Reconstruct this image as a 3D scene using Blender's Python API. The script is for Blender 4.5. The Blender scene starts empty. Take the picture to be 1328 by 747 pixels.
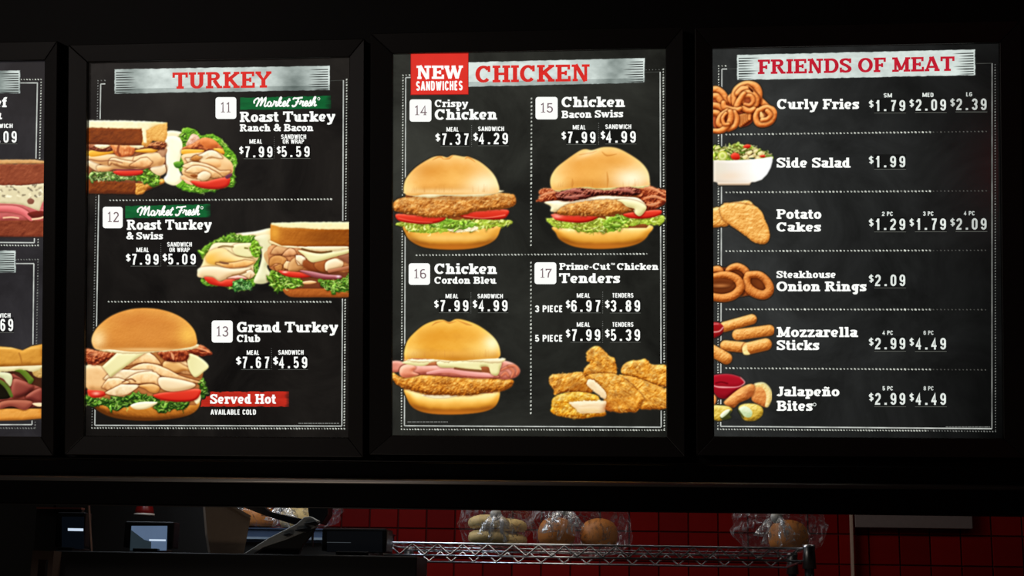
import bpy, bmesh, math, random
import numpy as np
from mathutils import Vector, Matrix

# ---------------------------------------------------------------- camera
PW, PH, F = 1328.0, 747.0, 1900.0
scene = bpy.context.scene
COL = scene.collection
EYE = Vector((0, 0, 1.6))
# directions of the menu wall seen from the camera (camera axes: right, up, back)
RIGHT_C = Vector((.9948, .0033, .1013)).normalized()
UP_C = Vector((.0070, .9995, -.0304))
UP_C = (UP_C - RIGHT_C * UP_C.dot(RIGHT_C)).normalized()
NRM_C = RIGHT_C.cross(UP_C)                              # board normal, towards the viewer
TILT = math.radians(10.8)                                # the boards lean forward over the counter
Z_C = UP_C * math.cos(TILT) - NRM_C * math.sin(TILT)
Y_C = Z_C.cross(RIGHT_C)
R_WC = Matrix((RIGHT_C, Y_C, Z_C))                       # camera axes -> world axes
cam = bpy.data.objects.new('camera', bpy.data.cameras.new('camera'))
COL.objects.link(cam)
cam.data.sensor_width = 36.0
cam.data.lens = F * 36.0 / PW
cam.data.clip_start = 0.05
cam.matrix_world = Matrix.Translation(EYE) @ R_WC.to_4x4()
scene.camera = cam

# ---------------------------------------------------------------- world, light, exposure
world = bpy.data.worlds.new('night')
scene.world = world
world.use_nodes = True
world.node_tree.nodes['Background'].inputs[0].default_value = (0.6, 0.7, 1.0, 1)
world.node_tree.nodes['Background'].inputs[1].default_value = 0.0006
scene.view_settings.view_transform = 'Standard'
scene.view_settings.look = 'None'
scene.view_settings.gamma = 1.0
scene.view_settings.exposure = 0.0
scene.view_settings.use_curve_mapping = False


def area_light(name, loc, target, size, power, color):
    d = bpy.data.lights.new(name, 'AREA')
    d.shape = 'RECTANGLE'
    d.size, d.size_y = size
    d.energy = power
    d.color = color
    o = bpy.data.objects.new(name, d)
    COL.objects.link(o)
    o.location = loc
    o.rotation_euler = (Vector(target) - Vector(loc)).to_track_quat('-Z', 'Y').to_euler()
    return o


area_light('kitchen_ceiling_lamp', (-0.8, 3.9, 2.93), (-0.3, 4.5, 1.6), (1.0, 0.3), 5.5, (1.0, 0.9, 0.78))
area_light('kitchen_side_lamp', (-1.5, 3.95, 2.55), (-0.1, 4.2, 1.8), (0.6, 0.15), 5.5, (0.78, 0.88, 1.0))
area_light('low_fill_light', (-1.2, 2.7, 1.05), (-0.5, 4.0, 1.8), (0.8, 0.1), 0.8, (1.0, 0.88, 0.76))  # unseen low fill light added to brighten the carton and mounting arm
area_light('shelf_rail_fill', (0.6, 3.95, 2.93), (0.6, 4.1, 1.8), (3.0, 0.06), 1.6, (1.0, 0.93, 0.86))  # unseen light added so the shelf rails pick up a highlight
area_light('dining_room_lamp', (-2.8, -1.0, 2.9), (-0.9, 3.2, 2.0), (1.2, 0.6), 9.5, (1.0, 0.88, 0.82))
d_ = R_WC @ Vector(((1287 - PW / 2) / F, (PH / 2 - 228) / F, -1.0))
n_ = R_WC @ NRM_C                                        # where a red sign behind the viewer mirrors in the last board
p_ = EYE + d_ * (3.25 / d_.y)
r_ = (d_ - n_ * (2 * d_.dot(n_))).normalized()
area_light('red_sign_lamp', p_ + r_ * 4.5, p_, (0.09, 0.3), 0.3, (1.0, 0.03, 0.05))

# ---------------------------------------------------------------- positions
def ray(px, py):
    d = R_WC @ Vector(((px - PW / 2) / F, (PH / 2 - py) / F, -1.0))
    return d


def at(px, py, Y):
    """the point of the scene at distance Y into the building that the photo shows at this pixel"""
    d = ray(px, py)
    return EYE + d * (Y / d.y)


ORG = EYE + ray(PW / 2, PH / 2) * 3.2                    # middle of the menu wall
R_B = Matrix(((1, 0, 0),
              (0, math.cos(TILT), math.sin(TILT)),
              (0, -math.sin(TILT), math.cos(TILT))))     # rows: menu-wall axes x, into, up
BX = Vector((1, 0, 0))
BU = Vector((0, -math.sin(TILT), math.cos(TILT)))        # up the board, leaning to the viewer
BN = BX.cross(BU)                                        # out of the board
B_ROT = Matrix((BX, BU, BN)).transposed()                # local (x, up, out) -> world
PXM = 3.2 / F                                            # metres per print unit


def bl(px, py, z=0.0):
    """pixel -> local coordinates on the menu wall (x, up, height above it)"""
    d = ray(px, py)
    o = ORG + BN * z
    t = (o - EYE).dot(BN) / d.dot(BN)
    p = EYE + d * t - ORG
    return Vector((p.dot(BX), p.dot(BU), z))


# ---------------------------------------------------------------- objects
def link_mesh(name, verts, faces, mats, parent=None, smooth=False, mat_idx=None):
    me = bpy.data.meshes.new(name)
    me.from_pydata([tuple(v) for v in verts], [], faces)
    for m in (mats if isinstance(mats, (list, tuple)) else [mats]):
        me.materials.append(m)
    if mat_idx:
        me.polygons.foreach_set('material_index', mat_idx)
    if smooth:
        me.polygons.foreach_set('use_smooth', [True] * len(me.polygons))
    me.update()
    o = bpy.data.objects.new(name, me)
    COL.objects.link(o)
    if parent:
        o.parent = parent
        if parent.name in OFFSET:
            o.location = -OFFSET[parent.name]
    return o


OFFSET = {}                                              # board centre, for parts drawn in menu-wall coordinates


def thing(name, label, cat, loc=(0, 0, 0), group=None, rot=None):
    o = bpy.data.objects.new(name, None)
    COL.objects.link(o)
    o.empty_display_size = 0.05
    o.location = loc
    if rot is not None:
        o.rotation_euler = rot.to_euler() if isinstance(rot, Matrix) else rot
    tag(o, label, cat, group)
    return o


def tag(o, label, cat, group=None):
    o['label'] = label
    o['category'] = cat
    if group:
        o['group'] = group
    return o


class MB:
    def __init__(self):
        self.v, self.f = [], []

    def add(self, vs, fs):
        n = len(self.v)
        self.v += [Vector(p) for p in vs]
        self.f += [tuple(i + n for i in f) for f in fs]
        return self

    def box(self, a, b):
        x0, y0, z0 = a
        x1, y1, z1 = b
        return self.add([(x0, y0, z0), (x1, y0, z0), (x1, y1, z0), (x0, y1, z0), (x0, y0, z1), (x1, y0, z1), (x1, y1, z1), (x0, y1, z1)],
                        [(0, 3, 2, 1), (4, 5, 6, 7), (0, 1, 5, 4), (1, 2, 6, 5), (2, 3, 7, 6), (3, 0, 4, 7)])

    def hexa(self, q0, q1):
        """block between two quads with matching corners"""
        return self.add(list(q0) + list(q1), [(0, 3, 2, 1), (4, 5, 6, 7), (0, 1, 5, 4), (1, 2, 6, 5), (2, 3, 7, 6), (3, 0, 4, 7)])

    def tube(self, pts, r, n=8, caps=True):
        pts = [Vector(p) for p in pts]
        m = len(pts)
        rr = [r] * m if np.isscalar(r) else r
        vs, fs = [], []
        up = None
        for i, p in enumerate(pts):
            t = (pts[min(i + 1, m - 1)] - pts[max(i - 1, 0)]).normalized()
            if up is None:
                up = Vector((0, 0, 1)) if abs(t.z) < .9 else Vector((1, 0, 0))
            a = t.cross(up).normalized()
            b = a.cross(t).normalized()
            up = b
            for k in range(n):
                w = 2 * math.pi * k / n
                vs.append(p + (a * math.cos(w) + b * math.sin(w)) * rr[i])
        for i in range(m - 1):
            for k in range(n):
                j = (k + 1) % n
                fs.append((i * n + k, i * n + j, (i + 1) * n + j, (i + 1) * n + k))
        if caps:
            fs.append(tuple(range(n - 1, -1, -1)))
            fs.append(tuple((m - 1) * n + k for k in range(n)))
        return self.add(vs, fs)

    def lathe(self, prof, c, n=24, axis=None):
        """profile of (radius, height) turned about the upright through c"""
        c = Vector(c)
        vs, fs = [], []
        for r, z in prof:
            for k in range(n):
                w = 2 * math.pi * k / n
                vs.append(c + Vector((r * math.cos(w), r * math.sin(w), z)))
        for i in range(len(prof) - 1):
            for k in range(n):
                j = (k + 1) % n
                fs.append((i * n + k, i * n + j, (i + 1) * n + j, (i + 1) * n + k))
        fs.append(tuple(range(n - 1, -1, -1)))
        fs.append(tuple((len(prof) - 1) * n + k for k in range(n)))
        return self.add(vs, fs)

    def build(self, name, mat, parent=None, smooth=False, bevel=0, kind=None):
        o = link_mesh(name, self.v, self.f, mat, parent, smooth)
        if bevel:
            md = o.modifiers.new('bevel', 'BEVEL')
            md.width = bevel
            md.segments = 2
            md.limit_method = 'ANGLE'
        if kind:
            o['kind'] = kind
        return o


# ---------------------------------------------------------------- materials
def lin(c):
    c = np.array(c, float) / 255.0
    return np.where(c <= .04045, c / 12.92, ((c + .055) / 1.055) ** 2.4)


def surf(name, col, rough=.5, metal=0, bump=0, bscale=60, var=.12, spec=.5, alpha=1.0, coat=0):
    m = bpy.data.materials.new(name)
    m.use_nodes = True
    nt = m.node_tree
    b = nt.nodes['Principled BSDF']
    tc = nt.nodes.new('ShaderNodeTexCoord')
    no = nt.nodes.new('ShaderNodeTexNoise')
    no.inputs['Scale'].default_value = bscale
    no.inputs['Detail'].default_value = 4
    nt.links.new(tc.outputs['Object'], no.inputs['Vector'])
    rp = nt.nodes.new('ShaderNodeValToRGB')
    c = lin(col)
    rp.color_ramp.elements[0].color = (*(c * (1 - var)), 1)
    rp.color_ramp.elements[1].color = (*np.clip(c * (1 + var), 0, 1), 1)
    nt.links.new(no.outputs['Fac'], rp.inputs['Fac'])
    nt.links.new(rp.outputs['Color'], b.inputs['Base Color'])
    b.inputs['Roughness'].default_value = rough
    b.inputs['Metallic'].default_value = metal
    b.inputs['Specular IOR Level'].default_value = spec
    b.inputs['Alpha'].default_value = alpha
    b.inputs['Coat Weight'].default_value = coat
    if bump:
        bp = nt.nodes.new('ShaderNodeBump')
        bp.inputs['Strength'].default_value = bump
        bp.inputs['Distance'].default_value = .002
        nt.links.new(no.outputs['Fac'], bp.inputs['Height'])
        nt.links.new(bp.outputs['Normal'], b.inputs['Normal'])
    return m


def glow(name, col, strength=1.0, rough=.35, spec=.3, var=0.0, scale=40):
    """backlit print: the ink colour shines through a satin sheet"""
    m = bpy.data.materials.new(name)
    m.use_nodes = True
    nt = m.node_tree
    b = nt.nodes['Principled BSDF']
    b.inputs['Base Color'].default_value = (*(lin(col) * .3), 1)
    b.inputs['Roughness'].default_value = rough
    b.inputs['Specular IOR Level'].default_value = spec
    b.inputs['Emission Strength'].default_value = strength
    c = lin(col)
    if var:
        tc = nt.nodes.new('ShaderNodeTexCoord')
        no = nt.nodes.new('ShaderNodeTexNoise')
        no.inputs['Scale'].default_value = scale
        no.inputs['Detail'].default_value = 5
        nt.links.new(tc.outputs['Object'], no.inputs['Vector'])
        rp = nt.nodes.new('ShaderNodeValToRGB')
        rp.color_ramp.elements[0].position = .3
        rp.color_ramp.elements[1].position = .75
        rp.color_ramp.elements[0].color = (*(c * (1 - var)), 1)
        rp.color_ramp.elements[1].color = (*(c * (1 + var)), 1)
        nt.links.new(no.outputs['Fac'], rp.inputs['Fac'])
        nt.links.new(rp.outputs['Color'], b.inputs['Emission Color'])
    else:
        b.inputs['Emission Color'].default_value = (*c, 1)
    m.cycles.emission_sampling = 'NONE'
    return m


def ink_material(name):
    m = bpy.data.materials.new(name)
    m.use_nodes = True
    nt = m.node_tree
    b = nt.nodes['Principled BSDF']
    at_ = nt.nodes.new('ShaderNodeAttribute')
    at_.attribute_name = 'ink'
    b.inputs['Base Color'].default_value = (.02, .02, .02, 1)
    b.inputs['Roughness'].default_value = .35
    b.inputs['Specular IOR Level'].default_value = .3
    b.inputs['Emission Strength'].default_value = 1.0
    nt.links.new(at_.outputs['Color'], b.inputs['Emission Color'])
    m.cycles.emission_sampling = 'NONE'
    return m


def chalkboard(name, dark, light, gx=0.0, gy=0.0, seed=0.0, rough=.3):
    """backlit chalkboard print: smudged grey-black; uneven backlight is painted into its emission (gx, gy)"""
    m = bpy.data.materials.new(name)
    m.use_nodes = True
    nt = m.node_tree
    L = nt.links.new
    b = nt.nodes['Principled BSDF']
    b.inputs['Base Color'].default_value = (.012, .012, .012, 1)
    b.inputs['Roughness'].default_value = rough
    b.inputs['Specular IOR Level'].default_value = .25
    tc = nt.nodes.new('ShaderNodeTexCoord')
    mp = nt.nodes.new('ShaderNodeMapping')
    mp.inputs['Location'].default_value = (seed, seed * 1.7, 0)
    L(tc.outputs['Object'], mp.inputs['Vector'])
    n1 = nt.nodes.new('ShaderNodeTexNoise')
    n1.inputs['Scale'].default_value = 5
    n1.inputs['Detail'].default_value = 6
    n1.inputs['Roughness'].default_value = .62
    n1.inputs['Distortion'].default_value = .8
    L(mp.outputs['Vector'], n1.inputs['Vector'])
    n2 = nt.nodes.new('ShaderNodeTexNoise')             # fine chalk scratches
    n2.inputs['Scale'].default_value = 60
    n2.inputs['Detail'].default_value = 3
    L(mp.outputs['Vector'], n2.inputs['Vector'])
    r2 = nt.nodes.new('ShaderNodeMapRange')
    r2.inputs['From Min'].default_value = .63
    r2.inputs['From Max'].default_value = .8
    r2.inputs['To Max'].default_value = .35
    L(n2.outputs['Fac'], r2.inputs['Value'])
    r1 = nt.nodes.new('ShaderNodeMapRange')
    r1.inputs['From Min'].default_value = .35
    r1.inputs['From Max'].default_value = .72
    L(n1.outputs['Fac'], r1.inputs['Value'])
    ad = nt.nodes.new('ShaderNodeMath')
    ad.operation = 'ADD'
    ad.use_clamp = True
    L(r1.outputs['Result'], ad.inputs[0])
    mu0 = nt.nodes.new('ShaderNodeMath')
    mu0.operation = 'MULTIPLY'
    L(r1.outputs['Result'], mu0.inputs[0])
    L(r2.outputs['Result'], mu0.inputs[1])
    L(mu0.outputs[0], ad.inputs[1])
    mx = nt.nodes.new('ShaderNodeMix')
    mx.data_type = 'RGBA'
    mx.inputs['A'].default_value = (*lin(dark), 1)
    mx.inputs['B'].default_value = (*lin(light), 1)
    L(ad.outputs[0], mx.inputs['Factor'])
    L(mx.outputs['Result'], b.inputs['Emission Color'])
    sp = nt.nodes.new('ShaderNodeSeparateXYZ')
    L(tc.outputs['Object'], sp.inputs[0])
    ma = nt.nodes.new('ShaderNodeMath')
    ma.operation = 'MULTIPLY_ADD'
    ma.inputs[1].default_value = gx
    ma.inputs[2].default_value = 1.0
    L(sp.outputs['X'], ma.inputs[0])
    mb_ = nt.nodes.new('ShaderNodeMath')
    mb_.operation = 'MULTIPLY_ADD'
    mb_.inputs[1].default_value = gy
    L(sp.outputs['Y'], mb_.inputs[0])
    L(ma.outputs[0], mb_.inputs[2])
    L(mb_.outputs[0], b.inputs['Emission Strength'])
    m.cycles.emission_sampling = 'NONE'
    return m
# ---------------------------------------------------------------- printed dish photographs
# Each picture is flat print on the sheet: its ink colours are laid down shape by shape
# (bread, filling, leaves ...) and stored as ink colours on a fine flat mesh.
RES = 1.7                                                # mesh cells per 1.65 mm of print


def _hash(ix, iy, seed):
    n = (ix.astype(np.int64) * 374761393 + iy.astype(np.int64) * 668265263 + seed * 1274126177) & 0x7fffffff
    n = ((n ^ (n >> 13)) * 1103515245 + 12345) & 0x7fffffff
    n = ((n ^ (n >> 11)) * 69069 + 1) & 0x7fffffff
    return ((n >> 8) & 0xffff) / 65535.0


def vnoise(x, y, seed=0):
    ix, iy = np.floor(x), np.floor(y)
    fx, fy = x - ix, y - iy
    fx, fy = fx * fx * (3 - 2 * fx), fy * fy * (3 - 2 * fy)
    a, b = _hash(ix, iy, seed), _hash(ix + 1, iy, seed)
    c, d = _hash(ix, iy + 1, seed), _hash(ix + 1, iy + 1, seed)
    return (a + (b - a) * fx) * (1 - fy) + (c + (d - c) * fx) * fy


def fbm(x, y, seed=0, octs=3):
    v, amp, tot = 0, 1.0, 0
    for o in range(octs):
        v = v + amp * vnoise(x, y, seed + o * 17)
        tot += amp
        amp *= 0.55
        x, y = x * 2.03 + 7.1, y * 2.03 + 3.7
    return v / tot - 0.5


def spline(pts, n=6, closed=True):
    p = np.array(pts, float)
    m = len(p)
    out = []
    rng = range(m) if closed else range(m - 1)
    for i in rng:
        if closed:
            p0, p1, p2, p3 = p[(i - 1) % m], p[i], p[(i + 1) % m], p[(i + 2) % m]
        else:
            p0, p1, p2, p3 = p[max(i - 1, 0)], p[i], p[i + 1], p[min(i + 2, m - 1)]
        for k in range(n):
            t = k / n
            out.append(0.5 * (2 * p1 + (p2 - p0) * t + (2 * p0 - 5 * p1 + 4 * p2 - p3) * t * t + (3 * p1 - p0 - 3 * p2 + p3) * t ** 3))
    if not closed:
        out.append(p[-1])
    return np.array(out)


def seg_dist(X, Y, P, closed=True):
    d = np.full(X.shape, 1e9)
    tt = np.zeros(X.shape)
    m = len(P)
    n = m if closed else m - 1
    for i in range(n):
        ax, ay = P[i]
        bx, by = P[(i + 1) % m]
        vx, vy = bx - ax, by - ay
        L = vx * vx + vy * vy + 1e-9
        t = np.clip(((X - ax) * vx + (Y - ay) * vy) / L, 0, 1)
        q = (X - ax - t * vx) ** 2 + (Y - ay - t * vy) ** 2
        w = q < d
        d = np.where(w, q, d)
        tt = np.where(w, (i + t) / n, tt)
    return np.sqrt(d), tt


def inside(X, Y, P):
    r = np.zeros(X.shape, bool)
    m = len(P)
    for i in range(m):
        ax, ay = P[i]
        bx, by = P[(i + 1) % m]
        if ay == by:
            continue
        r ^= ((ay > Y) != (by > Y)) & (X < (bx - ax) * (Y - ay) / (by - ay) + ax)
    return r


WARM = np.array([0.72, 1.0, 1.2])


def soften(a, sig):
    """small gaussian blur along both axes of the first two dimensions"""
    if sig < 0.3:
        return a
    n = int(math.ceil(sig * 2.2))
    k = np.exp(-0.5 * (np.arange(-n, n + 1) / sig) ** 2)
    k /= k.sum()
    for ax in (0, 1):
        pad = [(0, 0)] * a.ndim
        pad[ax] = (n, n)
        b = np.pad(a, pad, mode='edge')
        L = a.shape[ax]
        out = 0
        for i, w in enumerate(k):
            sl = [slice(None)] * a.ndim
            sl[ax] = slice(i, i + L)
            out = out + w * b[tuple(sl)]
        a = out
    return a


class Picture:
    def __init__(self, x0, y0, x1, y1):
        self.box = (x0, y0, x1, y1)
        nx, ny = int(round((x1 - x0) * RES)) + 1, int(round((y1 - y0) * RES)) + 1
        self.X, self.Y = np.meshgrid(np.linspace(x0, x1, nx), np.linspace(y0, y1, ny))
        self.C = np.zeros((ny, nx, 3))
        self.A = np.zeros((ny, nx))
        self.f = (0, 0, 1.0)
        self.seed = 1

    def frame(self, ox, oy, s):
        self.f = (ox, oy, s)
        return self

    def tp(self, pts):
        ox, oy, s = self.f
        return np.array([(ox + a / s, oy + b / s) for a, b in pts])

    def _win(self, P, m):
        x0, y0, x1, y1 = P[:, 0].min() - m, P[:, 1].min() - m, P[:, 0].max() + m, P[:, 1].max() + m
        X, Y = self.X[0], self.Y[:, 0]
        i0, i1 = np.searchsorted(X, x0), np.searchsorted(X, x1)
        j0, j1 = np.searchsorted(Y, y0), np.searchsorted(Y, y1)
        return slice(j0, j1), slice(i0, i1)

    def _lay(self, w, sd, X, Y, ramp, r, bump, bs, lit, k, grad, soft, st, alpha, noise, e, bb, mask):
        self.seed += 1
        u, v = X, Y
        if st:
            a = math.radians(st[0])
            u, v = (X * math.cos(a) + Y * math.sin(a)) / st[1], -X * math.sin(a) + Y * math.cos(a)
        t = np.clip(sd / max(r, 1e-3), 0, 1)
        h = r * 0.8 * np.sqrt(np.clip(1 - (1 - t) ** 2, 0, 1))
        if r > 2:
            h = soften(h, min(r * 0.3, 4) * RES)
        if bump:
            h = h + bump * bs * 1.6 * fbm(u / bs, v / bs, self.seed * 31, 3)
        hy, hx = np.gradient(h, 1 / RES, 1 / RES) if min(h.shape) > 1 else (h * 0, h * 0)
        dot = (-hx * lit[0] - hy * lit[1]) / np.sqrt(1 + hx * hx + hy * hy)
        s = 0.5 + k * 0.6 * dot - e * (1 - t) ** 2
        if grad:
            s = s + grad[0] * ((X - bb[0]) / max(bb[2] - bb[0], 1) - 0.5) + grad[1] * ((Y - bb[1]) / max(bb[3] - bb[1], 1) - 0.5)
        if noise:
            s = s + noise[0] * fbm(u / noise[1], v / noise[1], self.seed * 13 + 5, 2) * 2
        s = np.clip(s, 0, 1)
        xs = np.linspace(0, 1, len(ramp))
        col = np.stack([np.interp(s, xs, [c[q] for c in ramp]) for q in range(3)], -1)
        a = np.clip(sd / soft + 0.5, 0, 1) * alpha
        if mask is not None:
            a = a * mask[w]
        self.C[w] = self.C[w] * (1 - a[..., None]) * 1.0 + col * a[..., None]
        self.A[w] = np.maximum(self.A[w], 0) * (1 - a) + a
        return a

    def shape(self, pts, ramp, r=5, bump=0, bs=4, lit=(-.35, -.8), k=1.0, smooth=True, jag=0, js=3, grad=None,
              soft=0.9, st=None, alpha=1, noise=None, e=0.0, shadow=None, mask=None):
        P = self.tp(pts)
        if smooth:
            P = spline(P, 5)
        w = self._win(P, 4 + jag)
        X, Y = self.X[w], self.Y[w]
        if X.size < 4:
            return None
        d, _ = seg_dist(X, Y, P)
        sd = np.where(inside(X, Y, P), d, -d)
        if jag:
            sd = sd + jag * 2 * fbm(X / js, Y / js, self.seed * 7 + 3, 2)
        bb = (P[:, 0].min(), P[:, 1].min(), P[:, 0].max(), P[:, 1].max())
        if shadow:
            sh = np.clip(1 + np.minimum(sd, 0) / 2.4, 0, 1) * shadow * (self.A[w] > 0.5)
            self.C[w] *= 1 - sh[..., None] * WARM
        a = self._lay(w, sd, X, Y, ramp, r, bump, bs, lit, k, grad, soft, st, alpha, noise, e, bb, mask)
        m = np.zeros(self.A.shape)
        m[w] = a
        return m

    def stroke(self, pts, wid, ramp, r=None, bump=0, bs=3, lit=(-.35, -.8), k=1.0, grad=None, soft=0.9, alpha=1,
               noise=None, e=0.0, shadow=None, mask=None, smooth=True, st=None):
        """wid: full width in print px at the start, (middle,) and end"""
        P = self.tp(pts)
        if smooth and len(P) > 2:
            P = spline(P, 5, closed=False)
        wid = [wid, wid] if np.isscalar(wid) else list(wid)
        w = self._win(P, max(wid) / 2 + 4)
        X, Y = self.X[w], self.Y[w]
        if X.size < 4:
            return None
        d, t = seg_dist(X, Y, P, closed=False)
        hw = np.interp(t, np.linspace(0, 1, len(wid)), wid) / 2
        sd = hw - d
        if shadow:
            sh = np.clip(1 + np.minimum(sd, 0) / 2.2, 0, 1) * shadow * (self.A[w] > 0.5)
            self.C[w] *= 1 - sh[..., None] * WARM
        bb = (P[:, 0].min(), P[:, 1].min(), P[:, 0].max(), P[:, 1].max())
        a = self._lay(w, sd, X, Y, ramp, r if r else max(wid) / 2, bump, bs, lit, k, grad, soft, st, alpha, noise, e, bb, mask)
        m = np.zeros(self.A.shape)
        m[w] = a
        return m

    def tint(self, c, rad, col, amt, mask=None, ang=0, fall=1.0):
        """soft patch of another ink colour over what is already printed"""
        ox, oy, s = self.f
        cx, cy = ox + c[0] / s, oy + c[1] / s
        rx, ry = rad[0] / s, rad[1] / s
        a = math.radians(ang)
        u = ((self.X - cx) * math.cos(a) + (self.Y - cy) * math.sin(a)) / rx
        v = (-(self.X - cx) * math.sin(a) + (self.Y - cy) * math.cos(a)) / ry
        g = np.exp(-(u * u + v * v) * fall) * amt
        g = g * (mask if mask is not None else (self.A > 0.3))
        self.C = self.C * (1 - g[..., None]) + np.array(col, float) * g[..., None] * np.maximum(self.A, g)[..., None]

    def done(self, sig=0.62, lift=1.06):
        """the print is a little soft; nothing keeps a hard cut edge"""
        a = soften(self.A, sig * RES)
        c = soften(self.C, sig * RES)
        d = self.C - soften(self.C, 2.2 * RES)            # keep the larger forms crisp
        self.C = np.clip((c + 0.25 * d * (np.clip(a, 0, 1) ** 8)[..., None]) * lift, 0, 255 * np.maximum(a, 1e-3)[..., None])
        self.A = a
        return self

    def leaves(self, pts, n, size, seed=1, pal=None, ragged=0.45, clip=None):
        """a bank of frilly leaf edges along / inside an outline"""
        rnd = random.Random(seed)
        pal = pal or [(50, 84, 14), (92, 138, 30), (150, 196, 60), (212, 236, 132)]
        P = self.tp(pts)
        x0, y0, x1, y1 = P[:, 0].min(), P[:, 1].min(), P[:, 0].max(), P[:, 1].max()
        f = self.f
        self.shape(pts, pal[:3], r=3, bump=.9, bs=3, jag=1.8, js=4, k=1.0)
        self.f = (0, 0, 1.0)
        k = 0
        tries = 0
        while k < n and tries < n * 20:
            tries += 1
            x, y = rnd.uniform(x0, x1), rnd.uniform(y0, y1)
            if not inside(np.array([[x]]), np.array([[y]]), P)[0, 0]:
                continue
            k += 1
            s = size * rnd.uniform(0.45, 1.15)
            m = 9
            ph = rnd.uniform(0, 6.28)
            ell = rnd.uniform(0.28, 0.7)
            an = rnd.uniform(-1.5, 1.5)
            q = []
            for i in range(m):
                a = ph + i * 6.283 / m
                rr = s * 0.5 * rnd.uniform(1 - ragged, 1 + ragged)
                px, py = rr * math.cos(a), rr * ell * math.sin(a)
                q.append((x + px * math.cos(an) - py * math.sin(an), y + px * math.sin(an) + py * math.cos(an)))
            dl = rnd.uniform(-0.22, 0.2)
            rp = [tuple(max(0, min(255, c * (1 + dl))) for c in cc) for cc in pal]
            self.shape(q, rp, r=max(1.2, s * 0.28), k=1.7, e=0.35, jag=0.5, js=1.6, lit=(rnd.uniform(-.8, .3), -.8), shadow=0.2)
            if rnd.random() < 0.35:
                b = rnd.uniform(0, 3.1)
                self.stroke([(x - s * .3 * math.cos(b), y - s * .2 * math.sin(b)), (x + s * .3 * math.cos(b), y + s * .2 * math.sin(b))],
                            0.9, [pal[-1], pal[-1]], alpha=0.7)
        for _ in range(int(n * .9)):                     # thin frilled rims catch the light
            x, y = rnd.uniform(x0, x1), rnd.uniform(y0, y1)
            if not inside(np.array([[x]]), np.array([[y]]), P)[0, 0]:
                continue
            a, q = rnd.uniform(-1.6, 1.6), [(x, y)]
            for _k in range(4):
                a += rnd.choice((-1, 1)) * rnd.uniform(.5, 1.3)
                x += size * .24 * math.cos(a)
                y += size * .2 * math.sin(a)
                q.append((x, y))
            c = pal[-1] if rnd.random() < .62 else pal[0]
            self.stroke(q, (.5, 1.3, .5), [c, c], alpha=.75)
        self.f = f


BUN = [(150, 84, 22), (208, 136, 50), (236, 172, 84), (248, 202, 126), (255, 236, 184)]
BUNY = [(150, 84, 18), (206, 138, 40), (236, 178, 76), (250, 212, 122), (255, 240, 190)]
FRY = [(120, 60, 16), (182, 106, 36), (218, 146, 66), (240, 184, 102), (254, 220, 154)]
TEND = [(140, 70, 12), (208, 130, 32), (236, 168, 62), (250, 202, 100), (255, 236, 166)]
TOM = [(120, 10, 6), (196, 34, 20), (226, 66, 44), (246, 120, 92)]
MEATP = [(160, 98, 50), (220, 166, 104), (244, 208, 152), (254, 236, 200)]
MEATW = [(186, 140, 92), (228, 198, 150), (246, 226, 188), (255, 246, 224)]
CRUST = [(64, 22, 6), (104, 44, 12), (140, 66, 20), (176, 98, 38)]
BACON = [(74, 20, 10), (130, 46, 22), (178, 84, 44), (224, 146, 96)]
LETY = [(118, 140, 28), (178, 202, 66), (216, 232, 112), (246, 252, 188)]
LETG = [(20, 50, 12), (56, 108, 24), (104, 164, 46), (182, 218, 106)]
CHED = [(176, 104, 14), (226, 158, 36), (246, 190, 70), (255, 224, 130)]
CREAM = [(196, 172, 120), (232, 216, 168), (250, 242, 208), (255, 252, 236)]
SWISS = [(176, 160, 96), (222, 212, 150), (242, 236, 184), (255, 250, 218)]
HAM = [(140, 60, 44), (202, 116, 94), (232, 160, 140), (250, 206, 190)]


def bun_top(p, pts, ramp, hot, cuts=(), tex=True, amt=.9):
    m = p.shape(pts, ramp, r=18, bump=0.05, bs=12, k=.75, lit=(-.05, -.9), e=-.04, grad=(.0, .22), noise=(.07, 14))
    for c, rad, col, a in hot:
        p.tint(c, rad, col, a, m)
    for c in cuts:
        p.stroke(c, (.6, 2.6, .6), [(180, 104, 30), (226, 160, 74)], alpha=.75, mask=m)
    if tex:
        rnd = random.Random(4)
        P = p.tp(pts)
        x0, x1 = P[:, 0].min() + 8, P[:, 0].max() - 8
        yb = P[:, 1].max()
        f = p.f
        p.f = (0, 0, 1)
        for i in range(26):
            x = rnd.uniform(x0, x1)
            L = rnd.uniform(3, 10)
            p.stroke([(x, yb - 5), (x + rnd.uniform(-1, 1), yb - 5 - L)], (.9, .3), [(190, 120, 50), (200, 130, 60)], alpha=rnd.uniform(.12, .4), mask=m)
        p.f = f
    return m


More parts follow.
